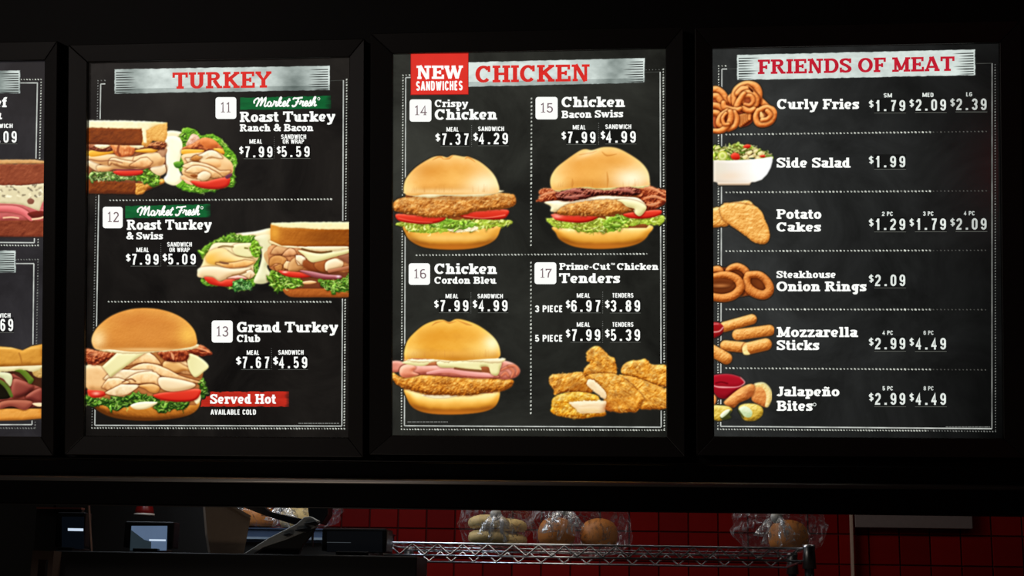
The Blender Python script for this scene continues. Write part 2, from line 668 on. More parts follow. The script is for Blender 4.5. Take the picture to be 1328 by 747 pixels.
def crumb(p, pts, ramp=None, n=70, size=4.2, seed=3, e=.22, r=7, ang=None, k=1.5):
    """fried coating: a bumpy body with small raised crumbs"""
    ramp = ramp or FRY
    m = p.shape(pts, ramp, r=r, bump=.5, bs=5, jag=.8, js=3, k=k * .8, e=e, noise=(.14, 8), shadow=.35)
    if m is None:
        return
    P = p.tp(pts)
    rnd = random.Random(seed)
    x0, y0, x1, y1 = P[:, 0].min(), P[:, 1].min(), P[:, 0].max(), P[:, 1].max()
    f = p.f
    p.f = (0, 0, 1)
    i = 0
    for _ in range(n * 4):
        if i >= n:
            break
        x, y = rnd.uniform(x0, x1), rnd.uniform(y0, y1)
        if not inside(np.array([[x]]), np.array([[y]]), P)[0, 0]:
            continue
        i += 1
        s = size * rnd.uniform(.4, 1.1)
        an = math.radians(ang) + rnd.uniform(-.35, .35) if ang is not None else rnd.uniform(0, 3.1)
        el = rnd.uniform(.3, .5) if ang is not None else rnd.uniform(.5, .9)
        q = []
        for j in range(7):
            a = j * 6.283 / 7
            rr = s * .5 * rnd.uniform(.7, 1.3)
            u, v = rr * math.cos(a) * (1.5 if ang is not None else 1), rr * el * math.sin(a)
            q.append((x + u * math.cos(an) - v * math.sin(an), y + u * math.sin(an) + v * math.cos(an)))
        p.shape(q, ramp[1:], r=max(1, s * .4), k=1.5, e=.22, alpha=rnd.uniform(.3, .7), shadow=.13, mask=m if rnd.random() < .7 else None, grad=(0, -.1))
    p.f = f
    return m


def fold(p, pts, wid, ramp, rim=None, **kw):
    """one folded slice: a rounded band with a darker cooked rim along its lower edge"""
    kw.setdefault('shadow', .5)
    kw.setdefault('e', -.05)
    kw.setdefault('grad', (0, -.3))
    w = list(wid) if not np.isscalar(wid) else [wid, wid]
    wid = [1.2] + [v * 1.12 for v in w] + [1.2]
    m = p.stroke(pts, wid, ramp, noise=(.2, 4), k=.5, r=2.6, **kw)
    if rim:
        o = (max(wid) if not np.isscalar(wid) else wid) * .5 * p.f[2]
        p.stroke([(a, b + o * .86) for a, b in pts], (.8, 1.6, .8), [rim, rim], alpha=.8, mask=m)
        p.stroke([(a, b - o * .7) for a, b in pts], (.4, 1.6, .4), [ramp[-1], ramp[-1]], alpha=.5, mask=m)
    return m


def pic_crispy():                                        # whole sandwich, crispy fillet
    p = Picture(508, 197, 672, 327).frame(490, 180, 4.67)
    p.shape([(160, 520), (300, 500), (500, 490), (730, 500), (738, 560), (700, 620), (600, 660), (450, 672), (290, 660), (200, 620), (165, 570)],
            BUNY, r=12, k=1.1, e=.18, lit=(.1, -.9), noise=(.05, 9), grad=(.0, -.35))
    p.tint((450, 655), (230, 22), (196, 112, 30), .75)
    p.tint((450, 600), (240, 20), (250, 214, 130), .5)
    p.shape([(170, 330), (720, 320), (760, 480), (700, 540), (300, 540), (180, 520), (150, 450)], [(110, 50, 16), (170, 100, 40)], r=3, smooth=False)
    p.leaves([(110, 515), (180, 505), (330, 500), (520, 490), (760, 490), (812, 500), (790, 528), (700, 535), (600, 552), (420, 562), (300, 572), (190, 560), (150, 530)], 46, 8, 2, LETY)
    p.shape([(420, 545), (500, 530), (600, 530), (590, 560), (470, 566)], CREAM, r=2, bump=1, bs=2, jag=1)
    p.leaves([(300, 520), (380, 480), (480, 490), (560, 500), (600, 520), (520, 545), (400, 545)], 16, 9, 12, [(80, 118, 26), (126, 172, 46), (172, 214, 78), (226, 244, 150)])
    p.shape([(112, 455), (220, 462), (400, 470), (385, 500), (300, 516), (200, 510), (125, 494)], TOM, r=3, grad=(0, -.2), shadow=.3)
    p.shape([(490, 455), (600, 435), (780, 428), (782, 470), (740, 488), (620, 486), (530, 478)], TOM, r=3, grad=(0, -.3), shadow=.3)
    p.stroke([(520, 468), (640, 480), (770, 462)], 1.2, [(250, 150, 120)] * 2, alpha=.7)
    p.stroke([(125, 480), (220, 500), (330, 506)], 1, [(250, 140, 110)] * 2, alpha=.5)
    crumb(p, [(96, 385), (130, 362), (240, 350), (420, 350), (600, 345), (700, 328), (800, 332), (832, 350), (830, 400), (760, 425), (600, 440), (520, 462), (420, 474), (300, 475), (200, 456), (110, 440), (93, 415)], n=120)
    p.tint((450, 360), (300, 12), (110, 50, 14), .45)
    p.shape([(160, 320), (300, 315), (730, 310), (728, 330), (640, 348), (520, 350), (400, 346), (330, 358), (250, 352), (180, 342)], CREAM, r=3, e=.2, jag=.6)
    bun_top(p, [(162, 330), (160, 270), (185, 220), (240, 165), (330, 112), (385, 104), (420, 112), (455, 98), (520, 108), (548, 108), (620, 140), (690, 200), (725, 260), (730, 322), (640, 334), (450, 338), (300, 336), (220, 344)], BUN,
            [((640, 270), (120, 80), (255, 244, 206), .85), ((300, 190), (110, 50), (206, 128, 38), .6), ((520, 180), (160, 60), (224, 154, 60), .4), ((460, 235), (110, 60), (244, 190, 96), .4), ((190, 300), (60, 40), (252, 222, 150), .6), ((400, 320), (260, 18), (255, 232, 176), .6)],
            [[(395, 122), (430, 118), (455, 100)], [(528, 122), (548, 112), (590, 140)], [(330, 128), (375, 108), (396, 122)]])
    return p.done()


def pic_bacon_swiss():
    p = Picture(694, 187, 863.6, 326).frame(680, 180, 4.67)
    p.shape([(180, 530), (400, 520), (755, 520), (752, 580), (700, 630), (600, 658), (450, 668), (310, 655), (220, 615), (190, 570)],
            BUNY, r=12, k=1.1, e=.18, lit=(.1, -.9), noise=(.05, 9), grad=(0, -.35))
    p.tint((470, 650), (220, 20), (200, 116, 34), .7)
    p.shape([(190, 280), (740, 280), (800, 470), (740, 540), (300, 540), (190, 520), (170, 400)], [(110, 50, 16), (176, 104, 50)], r=3, smooth=False)
    p.leaves([(130, 480), (200, 480), (330, 495), (500, 480), (700, 470), (830, 465), (850, 490), (820, 520), (700, 520), (600, 540), (540, 560), (380, 570), (300, 550), (180, 530)], 60, 8.5, 5, LETY)
    p.leaves([(480, 500), (560, 465), (640, 480), (600, 520), (540, 560), (500, 545)], 12, 9, 21, [(90, 130, 26), (136, 184, 44), (180, 220, 80), (226, 246, 150)])
    p.shape([(170, 455), (300, 462), (440, 470), (400, 500), (320, 508), (210, 496), (175, 478)], TOM, r=3, grad=(-.2, -.2), shadow=.3)
    p.shape([(600, 455), (700, 440), (820, 430), (822, 460), (740, 482), (640, 480)], TOM, r=3, grad=(0, -.2), shadow=.3)
    p.tint((200, 470), (30, 12), (250, 170, 150), .8)
    # bacon wings
    p.shape([(70, 375), (100, 350), (86, 318), (120, 300), (220, 300), (300, 330), (240, 370), (170, 380), (120, 385)], BACON, r=4, bump=.9, bs=4, jag=1.4, k=1.4, grad=(-.2, .2))
    p.shape([(680, 300), (740, 280), (800, 300), (862, 316), (860, 380), (820, 410), (780, 430), (730, 430), (700, 380)], BACON, r=5, bump=.8, bs=5, jag=1.2, k=1.4, grad=(.1, .1))
    for q in ([(700, 300), (770, 300), (850, 340)], [(730, 360), (790, 350), (855, 372)], [(90, 350), (150, 330), (210, 320)], [(740, 400), (780, 400), (820, 385)]):
        p.stroke(q, (2, 4, 2), [(210, 120, 70), (246, 186, 140)], alpha=.8)
    # sauce and cheese
    p.shape([(120, 385), (180, 375), (300, 370), (460, 345), (600, 350), (690, 360), (740, 410), (720, 450), (700, 468), (672, 455), (640, 420), (500, 400), (300, 410), (220, 440), (160, 440), (160, 410)],
            CREAM, r=6, k=1.2, e=.1, noise=(.06, 5), shadow=.3)
    crumb(p, [(200, 440), (260, 400), (400, 375), (560, 370), (640, 400), (660, 430), (560, 455), (470, 468), (340, 466), (220, 460)], n=60, seed=8)
    p.shape([(560, 370), (620, 366), (690, 380), (738, 412), (722, 450), (696, 468), (670, 450), (668, 425), (620, 410), (590, 385)], SWISS, r=5, k=1.2, shadow=.3)
    p.shape([(190, 330), (230, 300), (340, 295), (480, 310), (600, 290), (690, 300), (690, 340), (560, 345), (470, 340), (380, 360), (290, 378), (215, 372)],
            [(40, 12, 10), (84, 28, 22), (140, 66, 50), (200, 130, 100)], r=5, bump=.9, bs=4, jag=.7, k=1.5, shadow=.35)
    for q in ([(220, 330), (290, 312), (350, 320)], [(240, 356), (300, 352), (360, 340)], [(560, 310), (620, 312), (660, 324)]):
        p.stroke(q, (2, 5, 2), [(150, 70, 56), (222, 150, 130)], alpha=.75)
    p.shape([(170, 285), (300, 280), (700, 275), (760, 285), (690, 300), (600, 285), (520, 312), (440, 306), (380, 300), (300, 300), (200, 320)], SWISS, r=3, e=.2, jag=.8)
    bun_top(p, [(165, 300), (158, 240), (190, 180), (250, 130), (330, 75), (370, 62), (410, 68), (480, 50), (560, 56), (640, 95), (710, 145), (750, 200), (760, 262), (748, 282), (620, 290), (450, 300), (380, 292), (280, 300), (210, 312)], BUN,
            [((650, 240), (120, 70), (255, 246, 214), .9), ((330, 150), (120, 60), (220, 146, 54), .5), ((560, 130), (120, 40), (224, 156, 66), .5), ((420, 215), (100, 70), (236, 176, 84), .4), ((200, 260), (60, 50), (252, 226, 156), .6)],
            [[(330, 98), (400, 84), (440, 72)], [(470, 78), (500, 100), (560, 92)], [(290, 240), (292, 270), (288, 300)], [(500, 200), (505, 250), (500, 300)]])
    p.tint((395, 85), (70, 16), (255, 236, 190), .5, ang=-25)
    return p.done()


def pic_cordon_bleu():
    p = Picture(507.4, 411, 676, 541).frame(500, 405, 5.333)
    p.shape([(132, 525), (250, 560), (450, 570), (700, 560), (785, 540), (782, 610), (740, 665), (640, 695), (460, 708), (290, 698), (190, 660), (145, 590)],
            BUNY, r=12, k=1.1, e=.18, lit=(.1, -.9), grad=(0, -.35), noise=(.05, 9))
    p.tint((460, 695), (260, 20), (196, 112, 30), .7)
    p.shape([(130, 300), (780, 300), (800, 470), (740, 560), (200, 550), (110, 460)], [(170, 90, 50), (214, 140, 90)], r=3, smooth=False)
    p.shape([(250, 572), (400, 566), (500, 575), (440, 594), (330, 596)], CREAM, r=2)
    crumb(p, [(42, 425), (60, 420), (120, 445), (300, 430), (460, 450), (640, 455), (800, 460), (882, 470), (872, 515), (800, 548), (700, 552), (620, 572), (520, 575), (400, 572), (290, 570), (200, 545), (110, 520), (60, 480)],
          [(116, 56, 10), (180, 102, 24), (220, 144, 48), (242, 184, 84), (254, 222, 142)], n=130, size=3.6, seed=5)
    # ham
    p.shape([(38, 342), (110, 340), (140, 380), (100, 410), (40, 408)], HAM, r=4, grad=(.2, 0))
    p.shape([(780, 330), (880, 350), (930, 395), (915, 440), (860, 462), (790, 462), (740, 440), (770, 380)], HAM, r=5, k=1.2, grad=(.15, 0), shadow=.3)
    for q in ([(800, 400), (850, 380), (885, 410), (870, 450)], [(850, 372), (895, 372), (915, 400), (905, 430)], [(800, 440), (830, 420), (850, 440)]):
        p.stroke(q, (2, 4, 2), [(190, 90, 60), (236, 150, 110)], alpha=.85, shadow=.3)
    p.shape([(100, 390), (130, 362), (190, 362), (260, 370), (400, 370), (560, 400), (740, 425), (780, 450), (640, 458), (420, 440), (280, 430), (200, 440), (140, 450), (100, 425)],
            HAM, r=6, k=1.2, noise=(.08, 6), shadow=.35)
    p.shape([(95, 410), (110, 375), (160, 360), (210, 380), (190, 410), (230, 430), (150, 452), (105, 440)], [(170, 80, 50), (216, 130, 96), (240, 176, 144), (252, 210, 180)], r=6, k=1.3, shadow=.3)
    p.stroke([(290, 420), (450, 400), (600, 425), (740, 440)], (3, 8, 3), [(214, 130, 120), (246, 190, 180)], alpha=.9)
    p.stroke([(240, 430), (420, 440), (560, 446)], 1.3, [(120, 40, 30)] * 2, alpha=.6)
    # cheese
    p.shape([(360, 340), (500, 335), (780, 330), (790, 400), (770, 438), (730, 425), (710, 380), (660, 380), (670, 408), (560, 400), (470, 385), (380, 380)], SWISS, r=4, k=1.1, e=.1, noise=(.05, 6), shadow=.3)
    p.stroke([(480, 388), (560, 398), (660, 406)], 3, [(120, 60, 30)] * 2, alpha=.8)
    p.shape([(670, 380), (712, 380), (712, 412), (668, 408)], [(130, 66, 30), (176, 100, 56)], r=3)
    p.shape([(112, 345), (200, 330), (300, 345), (260, 372), (160, 362)], SWISS, r=3)
    p.shape([(130, 325), (400, 325), (800, 315), (790, 350), (650, 346), (480, 340), (420, 352), (380, 340), (280, 350), (200, 345)], CREAM, r=3, e=.25, jag=1)
    bun_top(p, [(140, 330), (128, 280), (150, 200), (200, 140), (270, 85), (350, 55), (400, 52), (440, 66), (490, 46), (560, 58), (640, 90), (720, 145), (770, 200), (792, 260), (785, 312), (700, 322), (480, 335), (300, 322), (180, 318)],
            [(120, 66, 10), (190, 120, 30), (228, 162, 52), (246, 196, 92), (255, 234, 164)],
            [((730, 220), (60, 60), (255, 252, 226), .9), ((660, 250), (110, 70), (252, 220, 130), .6), ((320, 160), (150, 60), (214, 140, 36), .55), ((560, 170), (120, 50), (230, 164, 60), .4), ((180, 280), (80, 40), (252, 224, 140), .6), ((450, 285), (200, 26), (240, 180, 84), .5)],
            [[(320, 92), (350, 70), (400, 62)], [(400, 58), (440, 72), (490, 62)], [(490, 52), (560, 80), (600, 90)]])
    return p.done()


def pic_tenders():
    p = Picture(709, 445, 864, 546).frame(705, 440, 6.79)
    crumb(p, [(680, 290), (700, 225), (760, 188), (830, 185), (880, 172), (925, 190), (940, 215), (1000, 225), (1090, 238), (1090, 400), (1060, 420), (960, 400), (880, 360), (780, 340), (720, 320)], TEND, n=50, size=5, seed=2)
    crumb(p, [(660, 320), (760, 325), (860, 350), (960, 390), (1060, 430), (1090, 440), (1090, 590), (1060, 612), (960, 618), (860, 615), (780, 560), (700, 450)], TEND, n=60, size=6, seed=4, ang=35)
    crumb(p, [(45, 350), (70, 312), (140, 305), (220, 300), (300, 288), (350, 292), (400, 350), (430, 400), (420, 470), (300, 470), (180, 470), (95, 490), (90, 440), (55, 400)], TEND, n=60, size=5, seed=6, ang=-60)
    crumb(p, [(380, 110), (430, 70), (480, 58), (530, 95), (580, 150), (625, 165), (640, 230), (645, 300), (600, 330), (480, 330), (370, 320), (350, 280), (370, 240), (410, 205), (380, 190), (378, 140)], TEND, n=60, size=5, seed=9, ang=40)
    p.tint((320, 420), (130, 50), (150, 76, 14), .55)
    p.tint((540, 300), (110, 40), (170, 96, 24), .35)
    crumb(p, [(370, 330), (430, 305), (520, 300), (620, 305), (700, 345), (780, 400), (840, 460), (880, 520), (860, 580), (820, 640), (760, 640), (700, 648), (620, 640), (540, 620), (520, 560), (540, 500), (470, 420), (400, 360)],
          TEND, n=110, size=6, seed=11, ang=42)
    p.tint((640, 560), (160, 50), (206, 126, 34), .5)
    p.shape([(380, 385), (400, 355), (440, 360), (500, 410), (545, 465), (545, 522), (500, 505), (440, 455), (395, 415)], MEATW, jag=.9, js=2.5, r=5, k=.9, st=(40, 3), noise=(.12, 1.5), shadow=.25)
    crumb(p, [(70, 600), (75, 530), (130, 490), (240, 465), (340, 465), (430, 480), (480, 500), (500, 540), (545, 640), (540, 672), (440, 685), (320, 700), (200, 690), (110, 670), (60, 635)],
          [(150, 80, 8), (216, 140, 24), (240, 182, 54), (252, 214, 96), (255, 240, 166)], n=100, size=5, seed=14)
    p.shape([(225, 560), (300, 545), (420, 540), (540, 545), (545, 600), (530, 640), (430, 650), (340, 655), (290, 620)], MEATW, jag=1.2, js=2.5, r=5, k=.9, noise=(.16, 1.3), st=(0, 7), shadow=.2)
    p.tint((400, 625), (120, 22), (236, 206, 140), .5)
    p.tint((560, 610), (40, 40), (150, 60, 14), .6)
    return p.done()


def pic_club():
    p = Picture(111, 397, 277, 549).frame(105, 395, 4.669)
    p.shape([(70, 590), (200, 600), (400, 600), (600, 590), (715, 580), (700, 640), (620, 680), (450, 702), (300, 700), (180, 680), (100, 640)],
            [(90, 44, 8), (160, 90, 24), (204, 132, 46), (232, 172, 80)], r=9, k=1.1, e=.2, lit=(.3, -.8), grad=(.2, -.2), bump=.1, bs=6)
    p.shape([(40, 280), (700, 260), (740, 420), (700, 610), (100, 610), (40, 560)], [(150, 84, 34), (200, 136, 78)], r=3, smooth=False)
    p.leaves([(22, 560), (60, 555), (130, 580), (220, 560), (330, 540), (440, 560), (520, 590), (650, 590), (640, 630), (560, 640), (480, 655), (430, 610), (330, 610), (200, 640), (130, 610), (50, 615)], 80, 9.5, 7, LETG)
    p.leaves([(720, 470), (740, 445), (755, 480), (768, 520), (740, 565), (715, 540)], 12, 7, 3, LETG)
    p.shape([(300, 610), (360, 590), (460, 590), (440, 612), (390, 632), (330, 634)], CREAM, r=3, k=1.3)
    p.shape([(680, 560), (720, 540), (724, 580), (700, 602)], CREAM, r=3)
    p.shape([(40, 515), (120, 515), (150, 545), (110, 562), (60, 560)], TOM, r=4)
    p.tint((92, 538), (22, 10), (250, 190, 170), .8)
    p.shape([(440, 545), (560, 525), (712, 510), (718, 550), (680, 582), (580, 588), (480, 575)], TOM, r=3, grad=(0, -.3), shadow=.35)
    p.shape([(30, 370), (150, 380), (220, 430), (180, 520), (110, 520), (30, 500)], MEATP, r=7, noise=(.08, 7), k=1.1)
    # sliced turkey, back to front
    fold(p, [(280, 370), (380, 318), (480, 360)], (7, 15, 9), MEATP, (150, 92, 50))
    fold(p, [(540, 330), (600, 370), (690, 420)], (16, 18, 10), MEATP, (150, 92, 50))
    p.shape([(500, 350), (560, 335), (650, 380), (740, 380), (720, 440), (640, 400), (560, 420), (505, 400)], [(150, 84, 30), (206, 146, 76), (232, 184, 116), (248, 216, 160)], r=5, k=1.2, shadow=.4)
    p.shape([(650, 300), (720, 320), (774, 372), (740, 410), (690, 440), (650, 380)], SWISS, r=3, shadow=.3, grad=(.2, 0))
    fold(p, [(270, 410), (380, 380), (500, 410), (600, 450), (720, 470)], (8, 12, 9, 6), MEATP, (130, 76, 36))
    fold(p, [(140, 450), (240, 430), (340, 415), (430, 400)], (14, 13, 8, 5), MEATW, (160, 100, 50))
    fold(p, [(250, 480), (330, 450), (440, 445), (480, 490)], (7, 13, 15, 10), MEATP, (140, 84, 40))
    p.shape([(480, 440), (580, 450), (690, 480), (660, 510), (560, 526), (500, 515), (470, 480)], MEATW, r=6, k=1.1, shadow=.4)
    fold(p, [(130, 500), (230, 475), (290, 470)], (16, 12, 5), MEATP, (150, 92, 50))
    fold(p, [(150, 535), (250, 520), (350, 490)], (8, 15, 8), MEATW, (150, 92, 50))
    p.shape([(350, 490), (430, 480), (475, 500), (460, 535), (420, 530), (390, 510)], [(150, 80, 24), (206, 140, 66), (236, 186, 116), (250, 220, 166)], r=4, shadow=.35)
    p.stroke([(250, 470), (300, 450), (330, 465)], 1.8, [(110, 52, 18)] * 2, alpha=.8)
    # cheese corner
    p.shape([(128, 375), (220, 290), (300, 288), (400, 285), (330, 330), (250, 390), (180, 440)], SWISS, r=4, k=1.0, smooth=False, shadow=.35, grad=(.1, -.1))
    # bacon
    p.shape([(30, 268), (100, 280), (150, 290), (200, 300), (120, 360), (40, 355)], BACON, r=5, bump=.8, bs=5, jag=.8, k=1.4, shadow=.3)
    p.tint((80, 300), (30, 12), (230, 160, 110), .6)
    p.shape([(470, 290), (560, 270), (640, 280), (645, 335), (560, 348), (500, 330)], BACON, r=4, bump=.9, bs=4, jag=.8, k=1.5, shadow=.35, st=(70, 2.4))
    p.shape([(640, 275), (700, 240), (760, 260), (795, 298), (750, 312), (700, 305)], BACON, r=4, bump=.9, bs=4, jag=1, k=1.5, st=(30, 2.4))
    p.stroke([(690, 262), (730, 268), (780, 290)], (1, 3, 1), [(230, 160, 110)] * 2, alpha=.8)
    p.stroke([(545, 290), (555, 310), (560, 335)], (1, 4, 1), [(236, 170, 120)] * 2, alpha=.8)
    p.shape([(90, 262), (300, 270), (560, 262), (705, 240), (690, 268), (560, 280), (440, 290), (300, 300), (180, 290), (120, 280)], CREAM, r=3, e=.2, jag=.8)
    bun_top(p, [(95, 272), (66, 235), (70, 185), (110, 125), (190, 65), (300, 28), (420, 22), (530, 42), (620, 85), (680, 145), (700, 200), (695, 245), (600, 268), (440, 282), (300, 284), (180, 272)],
            [(130, 70, 16), (180, 106, 36), (210, 134, 54), (226, 160, 72), (244, 206, 130)],
            [((100, 210), (50, 60), (252, 232, 176), .9), ((650, 185), (60, 60), (252, 206, 90), .8), ((300, 80), (200, 50), (196, 112, 44), .45), ((420, 180), (120, 60), (206, 130, 56), .4), ((380, 272), (240, 12), (250, 216, 150), .6)])
    m = (p.A > .99) * (p.Y < 395 + 262 / 4.669)
    p.shape([(70, 20), (700, 20), (700, 270), (70, 270)], [(150, 84, 30), (214, 140, 60), (250, 200, 120)], r=1, bump=.5, bs=1.6, k=1, smooth=False, alpha=.22, mask=m)
    return p.done()


def sandwich_left(p):                                    # upper left: bread, bacon, cheddar, turkey
    p.frame(110, 150, 6.79)
    p.shape([(30, 565), (250, 560), (460, 575), (560, 600), (640, 620), (540, 665), (500, 692), (300, 690), (30, 685)], CRUST, r=5, k=1, jag=.5, bump=.3, bs=5, smooth=False)
    p.shape([(460, 575), (560, 600), (650, 560), (695, 560), (690, 600), (560, 640), (510, 690), (450, 690), (450, 640)], [(120, 60, 14), (190, 120, 40), (232, 172, 76), (250, 210, 130)], r=4, bump=.6, bs=3, jag=.6)
    p.shape([(32, 245), (700, 235), (715, 430), (660, 560), (560, 600), (32, 570)], [(110, 50, 24), (176, 110, 66)], r=3, smooth=False)
    p.leaves([(40, 540), (60, 500), (140, 495), (250, 490), (300, 530), (460, 530), (470, 560), (300, 575), (130, 570), (50, 580)], 36, 7.5, 4, [(50, 80, 24), (106, 142, 60), (160, 190, 104), (222, 234, 176)])
    p.leaves([(460, 520), (520, 475), (590, 490), (655, 530), (640, 600), (600, 620), (540, 590), (480, 575)], 26, 9, 8, [(50, 92, 14), (92, 150, 26), (140, 198, 54), (206, 240, 130)])
    p.shape([(250, 490), (380, 478), (500, 478), (500, 515), (400, 530), (300, 525)], TOM, r=3, shadow=.3)
    p.shape([(250, 460), (400, 455), (520, 460), (500, 480), (300, 484)], [(120, 40, 50), (170, 76, 86), (214, 130, 136)], r=2)
    p.shape([(30, 395), (120, 410), (130, 490), (90, 480), (35, 440)], MEATW, r=5, k=1.1)
    p.shape([(580, 460), (660, 430), (720, 440), (712, 500), (660, 528), (600, 500)], MEATW, r=5, shadow=.3)
    p.stroke([(712, 440), (722, 480), (716, 505)], 1.2, [(90, 40, 10)] * 2)
    p.shape([(115, 440), (250, 430), (400, 440), (520, 450), (400, 470), (260, 470), (200, 490), (120, 486)], MEATP, r=4, shadow=.3)
    p.shape([(40, 350), (240, 340), (420, 360), (600, 320), (700, 360), (690, 430), (600, 450), (480, 470), (300, 450), (150, 430), (45, 390)], MEATP, r=8, k=.9, noise=(.1, 7), shadow=.3)
    fold(p, [(215, 430), (240, 395), (330, 420), (440, 430), (520, 390)], (4, 7, 8, 8, 5), MEATP, (150, 84, 40))
    fold(p, [(400, 440), (500, 420), (590, 410)], (6, 12, 12), [(160, 96, 50), (214, 150, 90), (240, 190, 130), (252, 220, 170)], (150, 84, 40))
    p.stroke([(50, 385), (130, 400), (240, 395), (330, 415)], 1.6, [(140, 80, 50)] * 2, alpha=.7)
    p.stroke([(420, 395), (440, 350), (490, 330)], 1.4, [(170, 110, 70)] * 2, alpha=.7)
    p.shape([(640, 310), (720, 290), (720, 330), (690, 368), (660, 340)], [(140, 90, 60), (190, 140, 100), (220, 176, 136)], r=3)
    p.shape([(35, 315), (120, 300), (300, 305), (250, 330), (60, 362)], CHED, r=3, grad=(0, .2))
    p.shape([(420, 310), (560, 288), (650, 295), (600, 325), (480, 322)], CHED, r=3, shadow=.3)
    p.shape([(35, 255), (240, 255), (240, 310), (130, 318), (35, 290)], [(50, 16, 8), (104, 42, 22), (160, 90, 56), (210, 150, 110)], r=3, bump=.6, bs=4)
    p.shape([(80, 262), (160, 252), (230, 262), (150, 290)], CREAM, r=3, bump=.6, bs=3, jag=.8)
    p.shape([(225, 250), (300, 260), (420, 262), (440, 300), (420, 345), (340, 365), (280, 350), (245, 300)], [(140, 56, 18), (196, 100, 46), (228, 148, 86), (246, 196, 136)], r=4, bump=.8, bs=5, st=(75, 2.5), jag=.8, k=1.3, shadow=.35)
    p.stroke([(300, 265), (290, 310), (310, 350)], 3, [(120, 44, 16)] * 2, alpha=.7)
    p.shape([(390, 255), (440, 245), (520, 268), (480, 288), (410, 276)], CREAM, r=3, jag=.6)
    p.shape([(540, 275), (600, 235), (680, 225), (722, 250), (710, 290), (640, 300), (580, 285)], [(60, 18, 6), (120, 52, 22), (170, 92, 50), (216, 150, 96)], r=3, bump=1, bs=3.5, jag=1, k=1.4, shadow=.3)
    p.shape([(30, 105), (500, 108), (530, 200), (520, 262), (400, 262), (200, 256), (30, 250)], CRUST, r=4, k=.8, bump=.25, bs=5, smooth=False, noise=(.1, 9), grad=(.15, 0))
    p.shape([(500, 80), (640, 60), (728, 62), (724, 200), (700, 232), (600, 222), (540, 280), (500, 255), (515, 180)], [(170, 100, 34), (214, 150, 66), (238, 186, 100), (252, 220, 150)], r=3, bump=.5, bs=2.6, jag=.5, smooth=False, grad=(.1, -.1))
    p.shape([(35, 40), (300, 42), (520, 48), (640, 52), (725, 60), (620, 90), (540, 130), (545, 240), (520, 240), (500, 115), (300, 112), (35, 105)], [(214, 186, 132), (242, 222, 172), (254, 244, 208), (255, 250, 228)], r=2, jag=.6, smooth=False, noise=(.1, 3))
    p.tint((630, 120), (60, 60), (236, 184, 92), .5)


def wrap_right(p):
    p.frame(205, 155, 7.47)
    p.shape([(95, 110), (240, 125), (250, 180), (180, 240), (60, 300), (70, 200)], CREAM, r=4, k=.8)
    p.leaves([(200, 240), (240, 90), (350, 95), (420, 150), (540, 145), (640, 220), (740, 340), (770, 420), (740, 500), (745, 640), (640, 660), (500, 700), (390, 710), (270, 690), (170, 640), (250, 560), (160, 420)], 90, 7.5, 31,
             [(40, 84, 14), (96, 160, 30), (150, 206, 60), (214, 244, 130)])
    p.shape([(70, 180), (160, 160), (225, 200), (235, 290), (210, 400), (200, 480), (240, 560), (225, 600), (160, 640), (80, 615), (55, 570), (85, 520), (75, 400), (80, 280)], [(220, 196, 140), (250, 244, 214), (255, 255, 246)], r=5, k=.8, noise=(.05, 6))
    p.shape([(150, 420), (200, 405), (240, 430), (220, 470), (170, 465)], LETG, r=3)
    p.shape([(290, 200), (330, 140), (390, 160), (400, 210), (330, 250), (270, 250)], [(150, 90, 70), (206, 150, 120), (238, 200, 170), (250, 226, 200)], r=4, bump=.6, bs=4)
    p.shape([(240, 270), (320, 240), (430, 180), (520, 190), (620, 270), (640, 340), (540, 330), (400, 310), (250, 300)], [(90, 26, 12), (150, 66, 30), (200, 110, 56), (236, 156, 96)], r=6, bump=.5, bs=5, k=1.3)
    p.shape([(420, 180), (520, 185), (590, 240), (560, 270), (480, 280), (410, 230)], [(160, 66, 24), (204, 104, 44), (232, 140, 74), (248, 180, 116)], r=6, noise=(.1, 5))
    p.shape([(240, 290), (350, 288), (450, 300), (380, 345), (260, 345), (225, 325)], CHED, r=3, shadow=.3)
    p.shape([(540, 280), (620, 285), (640, 330), (560, 320)], CHED, r=3)
    p.shape([(230, 345), (400, 320), (560, 310), (660, 370), (720, 430), (720, 520), (640, 570), (560, 575), (420, 600), (300, 570), (230, 520), (250, 430)], MEATP, r=9, k=.9, noise=(.06, 8))
    fold(p, [(270, 380), (330, 400), (430, 370), (520, 330), (620, 370)], (6, 9, 9, 9, 7), MEATW, (176, 110, 50))
    fold(p, [(320, 385), (380, 375), (420, 365)], (6, 8, 3), [(140, 76, 24), (196, 126, 56), (230, 170, 96)])
    p.shape([(430, 390), (560, 380), (610, 420), (590, 465), (470, 462), (410, 440)], [(190, 120, 60), (232, 176, 110), (246, 206, 148), (252, 226, 180)], r=6, k=1)
    fold(p, [(240, 450), (370, 450), (500, 480), (600, 530), (700, 500)], (9, 9, 8, 8, 7), MEATP, (160, 96, 44))
    fold(p, [(270, 500), (390, 480), (500, 520), (620, 560)], (8, 8, 10, 7), MEATP, (150, 90, 40))
    p.shape([(390, 530), (450, 500), (510, 530), (480, 580), (410, 600), (380, 570)], MEATW, r=5, shadow=.3)
    p.shape([(310, 540), (360, 530), (385, 550), (350, 565)], [(120, 56, 16), (170, 96, 40)], r=3)
    p.stroke([(245, 560), (300, 590), (390, 605)], 6, [(200, 120, 60), (244, 190, 130), (254, 226, 180)], shadow=.3)
    p.shape([(320, 595), (450, 600), (560, 575), (690, 560), (680, 640), (600, 672), (480, 672), (380, 650)], TOM, r=4, shadow=.3, grad=(0, -.2))
    p.shape([(245, 580), (300, 600), (340, 635), (280, 620)], [(240, 150, 110), (255, 214, 180)], r=2)
    p.shape([(650, 550), (710, 520), (716, 545), (670, 575)], [(80, 30, 50), (130, 70, 90)], r=2)


